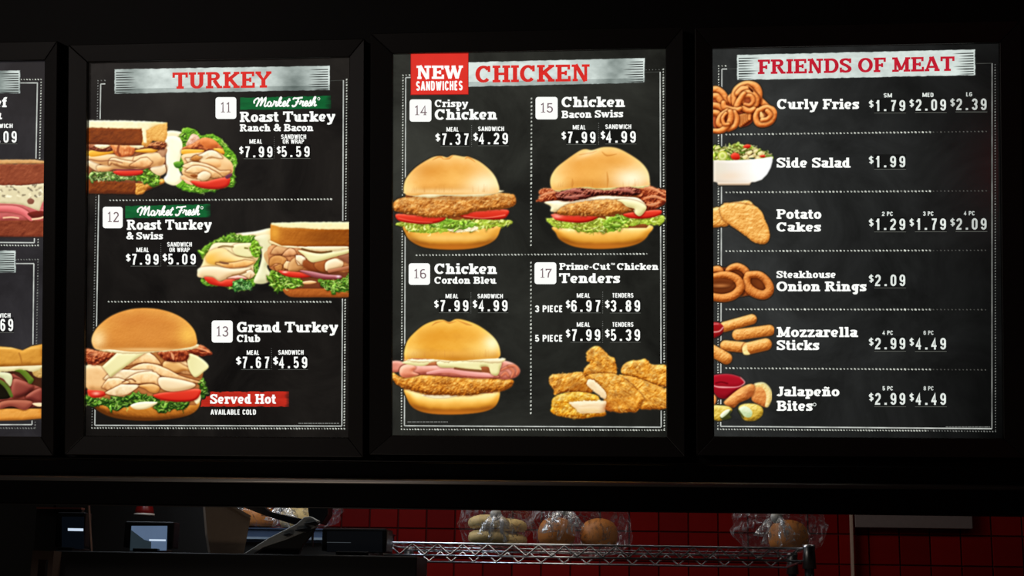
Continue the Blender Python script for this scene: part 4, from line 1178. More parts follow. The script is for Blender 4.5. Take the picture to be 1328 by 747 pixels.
def sans_glyphs(s=.15, W=.36):
    """condensed grotesque, cap height 1; stroke s; centre-line width W"""
    def m(pts, w=W):
        return [(s / 2 + x * w, s / 2 + y * (1 - s)) for x, y in pts]
    def oval(w=W, y0=0, y1=1, ry=.24):
        return m([(0, y0 + ry)] + [(0, y1 - ry)] + arc(.5, y1 - ry, .5, ry, 180, 0, 8)[1:] + [(1, y0 + ry)] + arc(.5, y0 + ry, .5, ry, 0, -180, 8)[1:], w)
    g = {}
    def d(c, strokes, w=W, adv=None):
        g[c] = ((adv if adv else w + s), [(m(p, w), s) if not isinstance(p, tuple) else p for p in strokes])
    def raw(c, strokes, w=W):
        g[c] = (w + s, [(p, s) for p in strokes])
    raw('0', [oval()])
    raw('O', [oval(W * 1.1)], W * 1.1)
    d('1', [[(.12, .74), (.45, .84), (.72, 1.05)], [(.72, -.09), (.72, 1.09)]], W * .8)
    d('2', [arc(.5, .74, .5, .26, 175, -10, 8) + [(.93, .56), (.1, .16), (0, -.0), (1.1, 0)]])
    d('3', [arc(.5, .75, .5, .25, 170, -60, 8) + [(.4, .53)], [(.4, .53), (.75, .5)] + arc(.5, .25, .5, .25, 40, -170, 9)])
    d('4', [[(.72, -.09), (.72, 1.0), (0, .3), (0, .26), (1.15, .26)]])
    d('5', [[(.98, 1), (.12, 1), (.06, .5), (.12, .53)] + arc(.5, .32, .5, .28, 110, 0, 6) + arc(.5, .25, .5, .25, 0, -165, 8)])
    d('6', [arc(.5, .75, .5, .25, 10, 180, 8) + [(0, .25)] + arc(.5, .25, .5, .25, 180, 360, 8) + [(1, .36)] + arc(.5, .34, .5, .25, 10, 165, 8)])
    d('7', [[(0, 1), (1, 1), (.98, .9), (.55, .4), (.42, -.09)]])
    d('8', [arc(.5, .76, .46, .24, 0, 360, 14), arc(.5, .27, .5, .27, 0, 360, 14)])
    d('9', [[(1 - x, 1 - y) for x, y in arc(.5, .75, .5, .25, 10, 180, 8) + [(0, .25)] + arc(.5, .25, .5, .25, 180, 360, 8) + [(1, .36)] + arc(.5, .34, .5, .25, 10, 165, 8)]])
    g['.'] = (.24, [([(.12, 0), (.12, .17)], .17)])
    sS = arc(.5, .76, .5, .24, 20, 235, 10) + [(.62, .46)] + arc(.5, .24, .5, .24, 55, -160, 10)
    d('S', [sS])
    g['$'] = (W + s, [(m(sS), s), ([((W + s) / 2, -.12), ((W + s) / 2, 1.12)], s * .75)])
    d('M', [[(0, -.09), (0, 1.09)], [(0, 1.06), (.5, .0)], [(.5, .0), (1, 1.06)], [(1, -.09), (1, 1.09)]], W * 1.7)
    d('E', [[(0, -.09), (0, 1.09)], [(0, 1), (1.05, 1)], [(0, .52), (.92, .52)], [(0, 0), (1.05, 0)]], W * .8)
    d('F', [[(0, -.09), (0, 1.09)], [(0, 1), (1.05, 1)], [(0, .52), (.92, .52)]], W * .8)
    d('A', [[(-.06, -.09), (.46, 1.09)], [(.54, 1.09), (1.06, -.09)], [(.18, .25), (.82, .25)]], W * 1.15)
    d('L', [[(0, 1.09), (0, 0), (1.05, 0)]], W * .75)
    d('N', [[(0, -.09), (0, 1.09)], [(0, 1.0), (1, 0)], [(1, -.09), (1, 1.09)]], W * 1.05)
    d('D', [[(0, 0), (0, 1), (.4, 1)] + arc(.5, .72, .5, .28, 90, 0, 5) + arc(.5, .28, .5, .28, 0, -90, 5) + [(.4, 0), (-.1, 0)]])
    d('W', [[(0, 1.09), (.26, -.09)], [(.24, -.09), (.5, 1.0)], [(.5, 1.0), (.76, -.09)], [(.74, -.09), (1, 1.09)]], W * 1.8)
    d('I', [[(.5, -.09), (.5, 1.09)]], .01)
    d('C', [arc(.5, .74, .5, .26, 10, 180, 8) + [(0, .26)] + arc(.5, .26, .5, .26, 180, 350, 8)])
    d('G', [arc(.5, .74, .5, .26, 10, 180, 8) + [(0, .26)] + arc(.5, .26, .5, .26, 180, 340, 8) + [(1, .46), (.5, .46)]])
    d('H', [[(0, -.09), (0, 1.09)], [(0, .52), (1, .52)], [(1, -.09), (1, 1.09)]])
    d('P', [[(0, -.09), (0, 1), (.4, 1)] + arc(.5, .75, .5, .25, 90, -90, 8) + [(0, .5)]])
    d('R', [[(0, -.09), (0, 1), (.4, 1)] + arc(.5, .75, .5, .25, 90, -90, 8) + [(0, .5)], [(.5, .5), (1, .3), (1.02, -.09)]])
    d('B', [[(0, 0), (0, 1), (.4, 1)] + arc(.5, .76, .46, .24, 90, -90, 8) + [(0, .52)], [(.5, .52)] + arc(.5, .26, .5, .26, 90, -90, 8) + [(-.1, 0)]])
    d('T', [[(0, 1), (1, 1)], [(.5, -.09), (.5, 1)]], W * 1.0)
    d('V', [[(-.04, 1.09), (.48, -.09)], [(.52, -.09), (1.04, 1.09)]], W * 1.1)
    g[' '] = (.26, [])
    return g, s * .55


def slab_glyphs(v=.22, h=.14, X=.72, wide=1.0):
    """bold slab serif, cap height 1; v upright stem width, h slab thickness"""
    g = {}
    t, b, x_ = 1 - h / 2, h / 2, X - h / 2
    def bar(x0, x1, y):
        return ([(x0, y), (x1, y)], h)
    def st(x, y0=0, y1=1):
        return ([(x, y0), (x, y1)], v)
    def sf(x, y, e=None):                                # slab across a stem
        e = e if e is not None else v * .5 + .1
        return bar(x - e, x + e, y)
    def put(c, w, *s):
        g[c] = (w, list(s))
    e = v / 2 + .1
    L = e                                                # first stem centre
    c_ = lambda p: (p, None)
    put('T', .92, bar(.02, .9, t), st(.46), sf(.46, b), ([(.07, 1), (.07, .68)], h), ([(.85, 1), (.85, .68)], h))
    put('U', .98, c_([(L, t), (L, .34)] + arc(.49, .34, .49 - L, .34 - b, 180, 360, 8) + [(.98 - L, t)]), sf(L, t), sf(.98 - L, t))
    put('R', .98, st(L), sf(L, b), sf(L, t), c_([(L, t), (.5, t)] + arc(.52, .745, .2, .255 - b, 90, -90, 8) + [(L, .49 + b)]), c_([(.5, .5), (.78, b)]), bar(.68, .98, b))
    put('K', 1.0, st(L), sf(L, b), sf(L, t), c_([(.84, t), (L, .42)]), c_([(.42, .56), (.82, b)]), bar(.62, 1.0, b), bar(.64, .98, t))
    put('E', .84, st(L), bar(.0, .8, b), bar(.0, .78, t), bar(L, .58, .5), ([(.75, 1), (.75, .7)], h), ([(.78, 0), (.78, .32)], h), ([(.58, .36), (.58, .64)], h * .9))
    put('F', .8, st(L), sf(L, b), bar(.0, .76, t), bar(L, .56, .48), ([(.73, 1), (.73, .7)], h), ([(.56, .34), (.56, .62)], h * .9))
    put('Y', .96, c_([(.13, t), (.48, .45), (.83, t)]), st(.48, 0, .48), sf(.48, b), bar(0, .34, t), bar(.64, .96, t))
    put('C', .92, c_(arc(.46, .5, .46 - v / 2, .5 - b, 38, 318, 18)), ([(.77, .62), (.77, .98)], h))
    put('G', .96, c_(arc(.46, .5, .46 - v / 2, .5 - b, 42, 350, 18)), ([(.77, .64), (.77, .98)], h), ([(.78, 0.02), (.78, .42)], v * .9), bar(.5, .94, .42))
    put('H', 1.0, st(L), st(1 - L), sf(L, b), sf(L, t), sf(1 - L, b), sf(1 - L, t), bar(L, 1 - L, .5))
    put('I', 2 * e, st(L), sf(L, b), sf(L, t))
    put('J', .62, c_([(.42, t), (.42, .3)] + arc(.24, .3, .18, .3 - b, 0, -150, 7)), bar(.22, .62, t))
    put('N', 1.04, ([(L, 0), (L, 1)], h * 1.1), ([(1.04 - L, 0), (1.04 - L, 1)], h * 1.1), ([(L + .02, 1), (1.04 - L - .02, 0)], v * .92), sf(L, b, .15), bar(.02, L, t), bar(1.04 - 2 * L, 1.04, t))
    put('D', .98, st(L), bar(0, .5, b), bar(0, .5, t), c_([(.48, t)] + arc(.5, .5, .48 - v / 2, .5 - b, 90, -90, 12) + [(.48, b)]))
    put('O', .98, c_(arc(.49, .5, .49 - v / 2, .5 - b, 0, 360, 24)))
    put('S', .8, c_(arc(.4, .745, .4 - v / 2, .255 - b, 25, 235, 9) + [(.5, .47)] + arc(.4, .26, .4 - v / 2, .26 - b, 55, -155, 10)), ([(.7, .66), (.7, .98)], h), ([(.09, .02), (.09, .36)], h))
    put('M', 1.2, ([(L, 0), (L, 1)], h * 1.1), ([(1.2 - L, 0), (1.2 - L, 1)], v), ([(L, .98), (.58, .12)], v), ([(1.2 - L, .98), (.6, .12)], h), sf(L, b), sf(1.2 - L, b), bar(0, L + .05, t), bar(1.15 - L, 1.2, t))
    put('A', 1.0, ([(.46, 1.0), (.14, b)], h * 1.1), ([(.48, 1.0), (.84, b)], v), bar(.28, .72, .3), bar(0, .32, b), bar(.64, 1.0, b), bar(.3, .56, t))
    put('B', .92, st(L), bar(0, .5, b), bar(0, .5, t), bar(L, .5, .52), c_([(.46, t), (.5, t)] + arc(.5, .75, .22, .25 - b, 90, -90, 8) + [(.46, .5 + b)]), c_([(.46, .54)] + arc(.52, .27, .4 - v / 2, .27 - b * .9, 80, -90, 9) + [(.46, b)]))
    put('P', .86, st(L), sf(L, b), bar(0, .5, t), c_([(.45, t), (.5, t)] + arc(.5, .72, .36 - v / 2, .28 - b, 90, -90, 9) + [(L, .44 + b)]))
    put('W', 1.3, ([(.14, t), (.4, 0.04)], v), ([(.4, .02), (.64, .95)], h), ([(.62, .98), (.9, .04)], v), ([(.9, .02), (1.15, t)], h), bar(0, .34, t), bar(.5, .78, t), bar(1.0, 1.3, t))
    put('&', .95, c_([(.86, b), (.3, .66)] + arc(.43, .78, .17, .18, 200, -20, 8) + [(.5, .6), (.2, .4)] + arc(.38, .26, .3 - .02, .26 - b, 150, 290, 8) + [(.66, .2), (.8, .5)]), bar(.7, .95, .5), bar(.72, .95, b))
    # small letters
    r = X / 2
    put('a', .66, c_(arc(.3, X - .2, .22, .2 - b, 165, 20, 6) + [(.66 - L * .9, .3)]), st(.68 - L, 0, X - .18), bar(.5, .72, b), c_(arc(.28, .22, .28 - v / 2, .22 - b, 75, 360, 12)))
    put('b', .72, st(L * .9, 0, 1), bar(0, L, t), c_(arc(.4, r, .32 - v / 2, r - b, 150, -160, 14)))
    put('c', .62, c_(arc(.33, r, .33 - v / 2, r - b, 40, 320, 14)), ([(.56, .44), (.56, X)], h * .9))
    put('d', .74, st(.72 - L, 0, 1), bar(.4, .72 - L, t), bar(.72 - L, .76, b), c_(arc(.33, r, .33 - v / 2, r - b, 35, 330, 14)))
    put('e', .68, c_([(.1, r), (.56, r)] + arc(.34, r, .34 - v / 2, r - b, 0, 312, 16)))
    put('f', .5, c_([(L, b), (L, .74)] + arc(L + .16, .74, .16, .26 - b, 180, 60, 6)), sf(L, b, .22), bar(0, .44, x_))
    put('g', .72, c_(arc(.34, r + .04, .3 - v / 2, r - b - .04, 0, 360, 14)), bar(.45, .74, x_), c_([(.72 - L, X)] + [(.72 - L, -.02)] + arc(.36, -.04, .36 - L + .0, .2, 0, -160, 7)))
    put('h', .82, st(L, 0, 1), bar(0, L, t), sf(L, b), c_([(L, X - .25)] + arc(.44, X - .24, .38 - L, .24 - b, 160, 0, 8) + [(.82 - L, b)]), sf(.82 - L, b))
    put('i', .42, st(.22, 0, X), sf(.22, b, .22), bar(.0, .22, x_), ([(.2, .82), (.2, 1.02)], v))
    put('k', .82, st(L, 0, 1), bar(0, L, t), sf(L, b), c_([(.68, x_), (L, .28)]), c_([(.36, .42), (.64, b)]), bar(.52, .84, b), bar(.5, .8, x_))
    put('l', .42, st(.21, 0, 1), bar(0, .21, t), sf(.21, b, .21))
    put('m', 1.18, st(L, 0, X), bar(0, L, x_), sf(L, b), c_([(L, X - .25)] + arc(.42, X - .24, .36 - L, .24 - b, 160, 0, 7) + [(.6, b)]), sf(.6, b, .14), c_([(.6, X - .25)] + arc(.82, X - .24, .2, .24 - b, 160, 0, 7) + [(1.18 - L, b)]), sf(1.18 - L, b))
    put('n', .82, st(L, 0, X), bar(0, L, x_), sf(L, b), c_([(L, X - .25)] + arc(.44, X - .24, .38 - L, .24 - b, 160, 0, 8) + [(.82 - L, b)]), sf(.82 - L, b))
    g['ñ'] = (g['n'][0], g['n'][1] + [([(.2, .84), (.3, .93), (.42, .88), (.54, .83), (.64, .93)], h * .9)])
    put('o', .7, c_(arc(.35, r, .35 - v / 2, r - b, 0, 360, 18)))
    put('p', .74, st(L, -.26, X), bar(0, L, x_), sf(L, -.26 + b, .2), c_(arc(.42, r, .32 - v / 2, r - b, 150, -160, 14)))
    put('r', .6, st(L, 0, X), bar(0, L, x_), sf(L, b), c_([(L, X - .26), (.32, X - .09), (.42, x_), (.52, x_ - .02)]), ([(.53, X - .26), (.53, X - .02)], h))
    put('s', .6, c_(arc(.3, X - .19, .3 - v / 2, .19 - b, 30, 235, 8) + [(.4, .34)] + arc(.3, .19, .3 - v / 2, .19 - b, 55, -155, 9)), ([(.52, .48), (.52, X)], h * .9), ([(.08, 0), (.08, .24)], h * .9))
    put('t', .5, c_([(L * .95, .95), (L * .95, .22)] + arc(L * .95 + .14, .2, .14, .2 - b, 180, 320, 6)), bar(0, .46, x_))
    put('u', .8, c_([(L, x_), (L, .26)] + arc(.38, .24, .38 - L, .24 - b, 180, 350, 8)), st(.78 - L, 0, X), bar(0, L, x_), bar(.5, .78 - L, x_), bar(.78 - L, .84, b))
    put('v', .76, ([(.14, x_), (.38, 0.02)], v), ([(.38, .02), (.62, x_)], h), bar(0, .3, x_), bar(.48, .76, x_))
    put('w', 1.08, ([(.13, x_), (.34, 0.03)], v), ([(.34, .02), (.54, .66)], h), ([(.53, .68), (.76, .03)], v), ([(.76, .02), (.95, x_)], h), bar(0, .3, x_), bar(.42, .66, x_), bar(.82, 1.08, x_))
    put('y', .8, ([(.14, x_), (.42, 0.05)], v), c_([(.68, x_), (.36, -.16), (.2, -.24), (.06, -.2)]), bar(0, .32, x_), bar(.5, .8, x_))
    put('z', .64, bar(.03, .6, x_), bar(.03, .62, b), ([(.54, X - .02), (.1, .02)], v * .85), ([(.08, X - .22), (.08, X)], h), ([(.58, 0), (.58, .22)], h))
    put('-', .4, bar(.04, .36, .38))
    g[' '] = (.32, [])
    return g, .05, (v, h)


def thin_digits():
    s = .125
    g = {}
    g['1'] = (.5, [([(.1, .82), (.27, .98), (.27, .02)], s), ([(.08, .04), (.46, .04)], .07)])
    g['2'] = (.6, [(arc(.3, .73, .2, .24, 165, -20, 8) + [(.1, .08), (.1, .05), (.52, .05)], s), ([(.52, 0), (.52, .18)], .06)])
    g['3'] = (.6, [(arc(.28, .75, .2, .22, 160, -75, 8) + [(.22, .53)], s), ([(.22, .53)] + arc(.28, .28, .22, .25, 70, -165, 9), s)])
    g['4'] = (.62, [([(.42, 0), (.42, .98), (.06, .28), (.6, .28)], s), ([(.28, .04), (.56, .04)], .07)])
    g['5'] = (.6, [([(.5, .95), (.14, .95), (.12, .52)] + arc(.28, .33, .23, .28, 110, -160, 12), s)])
    g['6'] = (.6, [(arc(.34, .72, .24, .25, 60, 180, 8) + [(.1, .3)] + arc(.32, .3, .22, .27, 180, 500, 14), s)])
    g['7'] = (.58, [([(.06, .8), (.06, .93), (.52, .93), (.3, .5), (.24, .02)], s)])
    return g, .06


def script_strokes():
    """Market Fresh in a brush script; cap height 1, leaning"""
    w = .13
    S = []
    x = 0
    def a(pts, ww=w):
        S.append(([(x + p[0], p[1]) for p in pts], ww))
    # M with an entry loop
    a([(-.25, .35), (-.35, .6), (-.18, .85), (.08, .95), (.2, .7), (.1, .2), (.05, 0)])
    a([(.05, 0), (.25, .6), (.5, .98), (.55, .6), (.5, .05)])
    a([(.5, .05), (.7, .6), (.95, .98), (1.0, .5), (.98, .12), (1.12, .02), (1.28, .15)])
    x = 1.25
    def lo_a():
        a(arc(.28, .28, .2, .26, 60, 400, 14))
        a([(.48, .5), (.46, .15), (.56, .02), (.72, .14)])
    lo_a()
    x = 1.95
    a([(0, .14), (.12, .4), (.1, .58), (.28, .5), (.4, .5), (.36, .2), (.44, .03), (.6, .14)])   # r
    x = 2.52
    a([(0, .14), (.2, .6), (.3, .95), (.18, 1.0), (.08, .6), (.04, 0)])                           # k
    a([(.06, .25), (.3, .52), (.36, .4), (.14, .28), (.36, .03), (.56, .12)])
    x = 3.08
    a([(0, .14), (.3, .3), (.34, .5), (.18, .54), (.06, .3), (.14, .05), (.3, .02), (.48, .14)])  # e
    x = 3.55
    a([(0, .14), (.16, .5), (.26, .9)], w)
    a([(.24, .85), (.1, .2), (.2, .02), (.38, .12)])                                             # t
    a([(.0, .62), (.42, .68)], w * .8)
    x = 4.55
    a([(-.3, .75), (-.2, .92), (.1, .9), (.8, .98)], w)                                          # F
    a([(.35, .9), (.25, .4), (.1, .05), (-.15, -.02), (-.25, .15)], w * 1.1)
    a([(.05, .46), (.5, .52)], w * .8)
    x = 5.15
    a([(-.05, .2), (.1, .42), (.08, .58), (.26, .5), (.38, .5), (.34, .2), (.42, .03), (.58, .14)])
    x = 5.68
    a([(0, .14), (.3, .3), (.34, .5), (.18, .54), (.06, .3), (.14, .05), (.3, .02), (.48, .14)])
    x = 6.12
    a([(0, .14), (.2, .4), (.24, .6), (.36, .25), (.3, .03), (.08, .03)])                         # s
    a([(.3, .05), (.48, .14)], w * .8)
    x = 6.58
    a([(0, .14), (.2, .6), (.3, .95), (.18, 1.0), (.08, .6), (.02, 0)])                           # h
    a([(.04, .2), (.22, .52), (.36, .48), (.32, .15), (.42, .02), (.6, .16)])
    return [([(px_ + py_ * .22, py_) for px_, py_ in p], ww) for p, ww in S], -.45, 7.25


def ribbon(mb, pts, width, to3, vh=None):
    P = [p for i, p in enumerate(pts) if i == 0 or (abs(p[0] - pts[i - 1][0]) + abs(p[1] - pts[i - 1][1])) > 1e-5]
    n = len(P)
    if n < 2:
        return
    closed = n > 4 and abs(P[0][0] - P[-1][0]) < 1e-4 and abs(P[0][1] - P[-1][1]) < 1e-4
    vs = []
    for i in range(n):
        def dirn(a, b):
            dx, dy = P[b][0] - P[a][0], P[b][1] - P[a][1]
            L = math.hypot(dx, dy) or 1
            return dx / L, dy / L
        if closed and i in (0, n - 1):
            d0, d1 = dirn(n - 2, n - 1), dirn(0, 1)
        else:
            d0 = dirn(i - 1, i) if i > 0 else dirn(0, 1)
            d1 = dirn(i, i + 1) if i < n - 1 else dirn(n - 2, n - 1)
        tx, ty = d0[0] + d1[0], d0[1] + d1[1]
        L = math.hypot(tx, ty)
        if L < .2:
            tx, ty, L = d1[0], d1[1], 1
        tx, ty = tx / L, ty / L
        co = max(.55, tx * d1[0] + ty * d1[1])
        if width is None:
            k = abs(ty) ** 1.3
            w = vh[1] + (vh[0] - vh[1]) * k
        else:
            w = width
        w = w / 2 / co
        vs.append(to3(P[i][0] - ty * w, P[i][1] + tx * w))
        vs.append(to3(P[i][0] + ty * w, P[i][1] - tx * w))
    mb.add(vs, [(2 * i, 2 * i + 1, 2 * i + 3, 2 * i + 2) for i in range(n - 1)])


SANS = sans_glyphs(.17, .33)
SANSB = sans_glyphs(.19, .36)
DIGIT = sans_glyphs(.148, .28)
SLAB = slab_glyphs(.255, .165, .73)
SLABT = slab_glyphs(.245, .15, .72)
THIN = thin_digits()


def text_parts(font, txt, tr=0.0):
    """strokes of a line of text in cap-height units, with its total width"""
    gl, sp = font[0], font[1] + tr
    vh = font[2] if len(font) > 2 else None
    x, out = 0, []
    for ch in txt:
        w, st = gl[ch]
        out.append((x, w, st))
        x += w + sp
    return out, x - sp, vh


def lettering(name, font, txt, x0, x1, yb0, cap, mat, parent, z, yb1=None, tr=0.0):
    """one line of print between the pixels x0..x1 with its baseline at yb0 (yb1 at its right end)"""
    parts, total, vh = text_parts(font, txt, tr)
    yb1 = yb0 if yb1 is None else yb1
    sx = (x1 - x0) / total
    mb = MB()
    def to3(u, v):
        px = x0 + u * sx
        return bl(px, yb0 + (yb1 - yb0) * (px - x0) / (x1 - x0) - v * cap, z)
    for gx, w, st in parts:
        for pts, width in st:
            ribbon(mb, [(gx + p[0], p[1]) for p in pts], width, to3, vh)
    o = mb.build(name, mat, parent)
    return o

# ---------------------------------------------------------------- menu boards
M_FRAME = surf('black_satin_frame', (50, 46, 43), .42, 0, .05, 90, .1, .5)
M_WALLB = surf('black_fascia', (30, 29, 28), .55, 0, .05, 40, .15, .4)
M_WHITE = glow('white_print', (253, 255, 250))
M_HALFDIMW = glow('half_dimmed_white_print', (226, 232, 226))  # white print, its colour lowered for the weaker backlight of the last board
M_DIMW = glow('dimmed_white_print', (196, 201, 196))  # same white print where the backlight is weakest, dimness put into its colour
M_LINE = glow('chalk_line_print', (186, 190, 184), var=.35, scale=30)
M_LINED = glow('dim_chalk_line_print', (66, 68, 64), var=.35, scale=30)
M_DOT = glow('chalk_dot_print', (186, 190, 180), var=.75, scale=160)
M_DOTD = glow('dim_chalk_dot_print', (112, 114, 110), var=.7, scale=160)
M_DOTF = glow('dimmed_chalk_dot_print', (78, 78, 74), var=.7, scale=160)  # chalk dots darkened to imitate weak backlight at the last board's right side
M_RED = glow('red_title_print', (214, 46, 40), var=.08, scale=60)
M_RED2 = glow('crimson_title_print', (190, 30, 48), var=.08, scale=60)
M_REDBOX = glow('red_box_print', (222, 52, 42), var=.06, scale=20)
M_REDEDGE = glow('red_box_edge', (150, 24, 20))
M_NUM = glow('grey_numeral_print', (122, 102, 106))
M_LEDGE = glow('price_slot_ledge', (92, 94, 88))
M_INK = ink_material('photo_print')
M_LEGAL = glow('small_print', (120, 122, 118))


class Board:
    def __init__(self, name, label, sheet, outer, ink, mat):
        """sheet / outer: left, top, right, bottom pixels of the lit sheet and of its frame"""
        self.bc = ink
        self.strip = glow('price_slot', tuple(v * .72 for v in ink), rough=.2)
        l, t, r, b = sheet
        my, mx = (t + b) / 2, (max(l, -20) + r) / 2
        self.s = s = (bl(l, my).x, bl(mx, t).y, bl(r, my).x, bl(mx, b).y)
        ol, ot, orr, ob = outer
        my2, mx2 = (ot + ob) / 2, (max(ol, -20) + orr) / 2
        q = (bl(ol, my2).x, bl(mx2, ot).y, bl(orr, my2).x, bl(mx2, ob).y)
        c = Vector(((q[0] + q[2]) / 2, (q[1] + q[3]) / 2, 0))
        self.e = thing(name, label, 'menu board', ORG + B_ROT @ c, None, B_ROT)
        OFFSET[self.e.name] = c
        # the four mitred frame members, standing proud of the sheet
        zo, zi, zb = .016, .012, -.028
        o = [(q[0], q[1]), (q[2], q[1]), (q[2], q[3]), (q[0], q[3])]
        i = [(s[0], s[1]), (s[2], s[1]), (s[2], s[3]), (s[0], s[3])]
        for k in range(4):
            a, b2 = k, (k + 1) % 4
            v = []
            for z_o, z_i in ((zb, zb), (zo, zi)):
                v += [(*o[a], z_o), (*o[b2], z_o), (*i[b2], z_i), (*i[a], z_i)]
            m = MB().add(v, [(0, 1, 2, 3), (4, 7, 6, 5), (0, 4, 5, 1), (1, 5, 6, 2), (2, 6, 7, 3), (3, 7, 4, 0)])
            m.build('frame_rail', M_FRAME, self.e, bevel=.0015)
        self.sheet = MB().box((s[0] - .002, s[3] - .002, -.012), (s[2] + .002, s[1] + .002, 0)).build('lit_sheet', mat, self.e)

    def quad(self, name, pts, mat, z=.0006, parent=None):
        return MB().add([bl(x, y, z) for x, y in pts], [tuple(range(len(pts) - 1, -1, -1))]).build(name, mat, parent or self.e)

    def line(self, name, segs, w, mat, z=.0006):
        mb = MB()
        for (x0, y0, x1, y1) in segs:
            L = math.hypot(x1 - x0, y1 - y0)
            nx, ny = -(y1 - y0) / L * w / 2, (x1 - x0) / L * w / 2
            mb.add([bl(x0 + nx, y0 + ny, z), bl(x1 + nx, y1 + ny, z), bl(x1 - nx, y1 - ny, z), bl(x0 - nx, y0 - ny, z)], [(0, 1, 2, 3)])
        return mb.build(name, mat, self.e)

    def dots(self, name, segs, step, size, mat, z=.0006, lean=.35):
        mb = MB()
        rnd = random.Random(7)
        for (x0, y0, x1, y1) in segs:
            L = math.hypot(x1 - x0, y1 - y0)
            n = max(1, int(L / step))
            for i in range(n + 1):
                t = i / n
                x, y = x0 + (x1 - x0) * t, y0 + (y1 - y0) * t
                a = size * rnd.uniform(.4, .6)
                ux, uy = (x1 - x0) / L, (y1 - y0) / L
                if abs(ux) > abs(uy):
                    q = [(-a * 1.1, a * .75 - a * lean), (a * .8, a * .75 + a * lean), (a * 1.1, -a * .75 + a * lean), (-a * .8, -a * .75 - a * lean)]
                else:
                    q = [(-a * .8, a * .9), (a * .8, a * .9 - a * lean), (a * .8, -a * .9 - a * lean), (-a * .8, -a * .9)]
                mb.add([bl(x + p[0], y + p[1], z) for p in q], [(0, 1, 2, 3)])
        return mb.build(name, mat, self.e)

    def text(self, name, font, txt, x0, x1, yb, cap, mat=None, yb1=None, z=.0018, parent=None, tr=0.0):
        return lettering(name, font, txt, x0, x1, yb, cap, mat or M_WHITE, parent or self.e, z, yb1, tr)

    def badge(self, num, x0, y0, x1, y1, nx0, nx1, ny0, ny1):
        r = 3.6
        pts = []
        for cx, cy, a in ((x1 - r, y0 + r, -90), (x1 - r, y1 - r, 0), (x0 + r, y1 - r, 90), (x0 + r, y0 + r, 180)):
            pts += [(cx + r * math.cos(math.radians(a + 18 * k)), cy + r * math.sin(math.radians(a + 18 * k))) for k in range(6)]
        b = self.quad('number_badge', pts, M_WHITE, .0012)
        self.text('numeral', THIN, num, nx0, nx1, ny1, ny1 - ny0, M_NUM, parent=b)

    def price(self, txt, d0, d1, x0, x1, y0, y1, ly=None, mat=None, sym=True):
        """slot with one digit card each; d0..d1 the dollar sign, y0..y1 top and base of the digits"""
        mat = mat or M_WHITE
        if sym:
            self.text('dollar_sign', DIGIT, '$', d0, d1, y0 + (y1 - y0) * .64, (y1 - y0) * .58, mat)
        ly = ly if ly else y1 + 1.8
        mb = MB()
        mb.add([bl(x0 - 1, y0 - 2, .0008), bl(x1 + 1, y0 - 2, .0008), bl(x1 + 1, ly, .0008), bl(x0 - 1, ly, .0008)], [(3, 2, 1, 0)])
        mb.add([bl(x0 - 1, ly - .3, .003), bl(x1 + 1, ly - .3, .003), bl(x1 + 1, ly + .4, .003), bl(x0 - 1, ly + .4, .003),
                bl(x0 - 1, ly - .3, .0), bl(x1 + 1, ly - .3, .0), bl(x1 + 1, ly + .4, .0), bl(x0 - 1, ly + .4, .0)],
               [(3, 2, 1, 0), (0, 1, 5, 4), (2, 3, 7, 6), (1, 2, 6, 5), (3, 0, 4, 7)])
        strip = link_mesh('price_slot', mb.v, mb.f, [self.strip, M_LEDGE], self.e, mat_idx=[0, 1, 1, 1, 1, 1])
        parts, total, vh = text_parts(DIGIT, txt, .16)
        sx = (x1 - x0) / total
        cap = y1 - y0
        for (gx, w, st), ch in zip(parts, txt):
            m2 = MB()
            for pts, width in st:
                ribbon(m2, [(gx + p[0], p[1]) for p in pts], width, lambda u, v: bl(x0 + u * sx, y1 - v * cap, .0018), vh)
            m2.build('decimal_point' if ch == '.' else 'digit', mat, strip)

    def picture(self, p, label):
        ny, nx = p.A.shape
        keep = p.A > .03
        cell = keep[:-1, :-1] | keep[1:, :-1] | keep[:-1, 1:] | keep[1:, 1:]
        jj, ii = np.nonzero(cell)
        idx = np.full((ny, nx), -1)
        use = np.zeros((ny, nx), bool)
        for dj in (0, 1):
            for di in (0, 1):
                use[jj + dj, ii + di] = True
        idx[use] = np.arange(use.sum())
        X, Y = p.X[use], p.Y[use]
        co = plane_points(X, Y, .0012)
        faces = np.stack([idx[jj + 1, ii], idx[jj + 1, ii + 1], idx[jj, ii + 1], idx[jj, ii]], 1)
        ink = p.C[use] + np.array(self.bc) * (1 - p.A[use])[:, None]
        o = grid_mesh('dish_picture', co, faces, ink, self.e)
        o['label'] = label
        return o

    def print_quad(self, name, corners, fn, z=.001):
        """a printed label: corners TL TR BR BL in pixels; fn(x, y, u, v) gives its ink"""
        (ax, ay), (bx_, by_), (cx, cy), (dx, dy) = corners
        nx, ny = int(abs(bx_ - ax) * 1.5) + 2, int(abs(dy - ay) * 2.2) + 2
        u, v = np.meshgrid(np.linspace(0, 1, nx), np.linspace(0, 1, ny))
        X = (ax * (1 - u) + bx_ * u) * (1 - v) + (dx * (1 - u) + cx * u) * v
        Y = (ay * (1 - u) + by_ * u) * (1 - v) + (dy * (1 - u) + cy * u) * v
        ink = fn(X, Y, u, v, np.array(self.bc, float))
        idx = np.arange(nx * ny).reshape(ny, nx)
        f = np.stack([idx[1:, :-1].ravel(), idx[1:, 1:].ravel(), idx[:-1, 1:].ravel(), idx[:-1, :-1].ravel()], 1)
        return grid_mesh(name, plane_points(X.ravel(), Y.ravel(), z), f, ink.reshape(-1, 3), self.e)


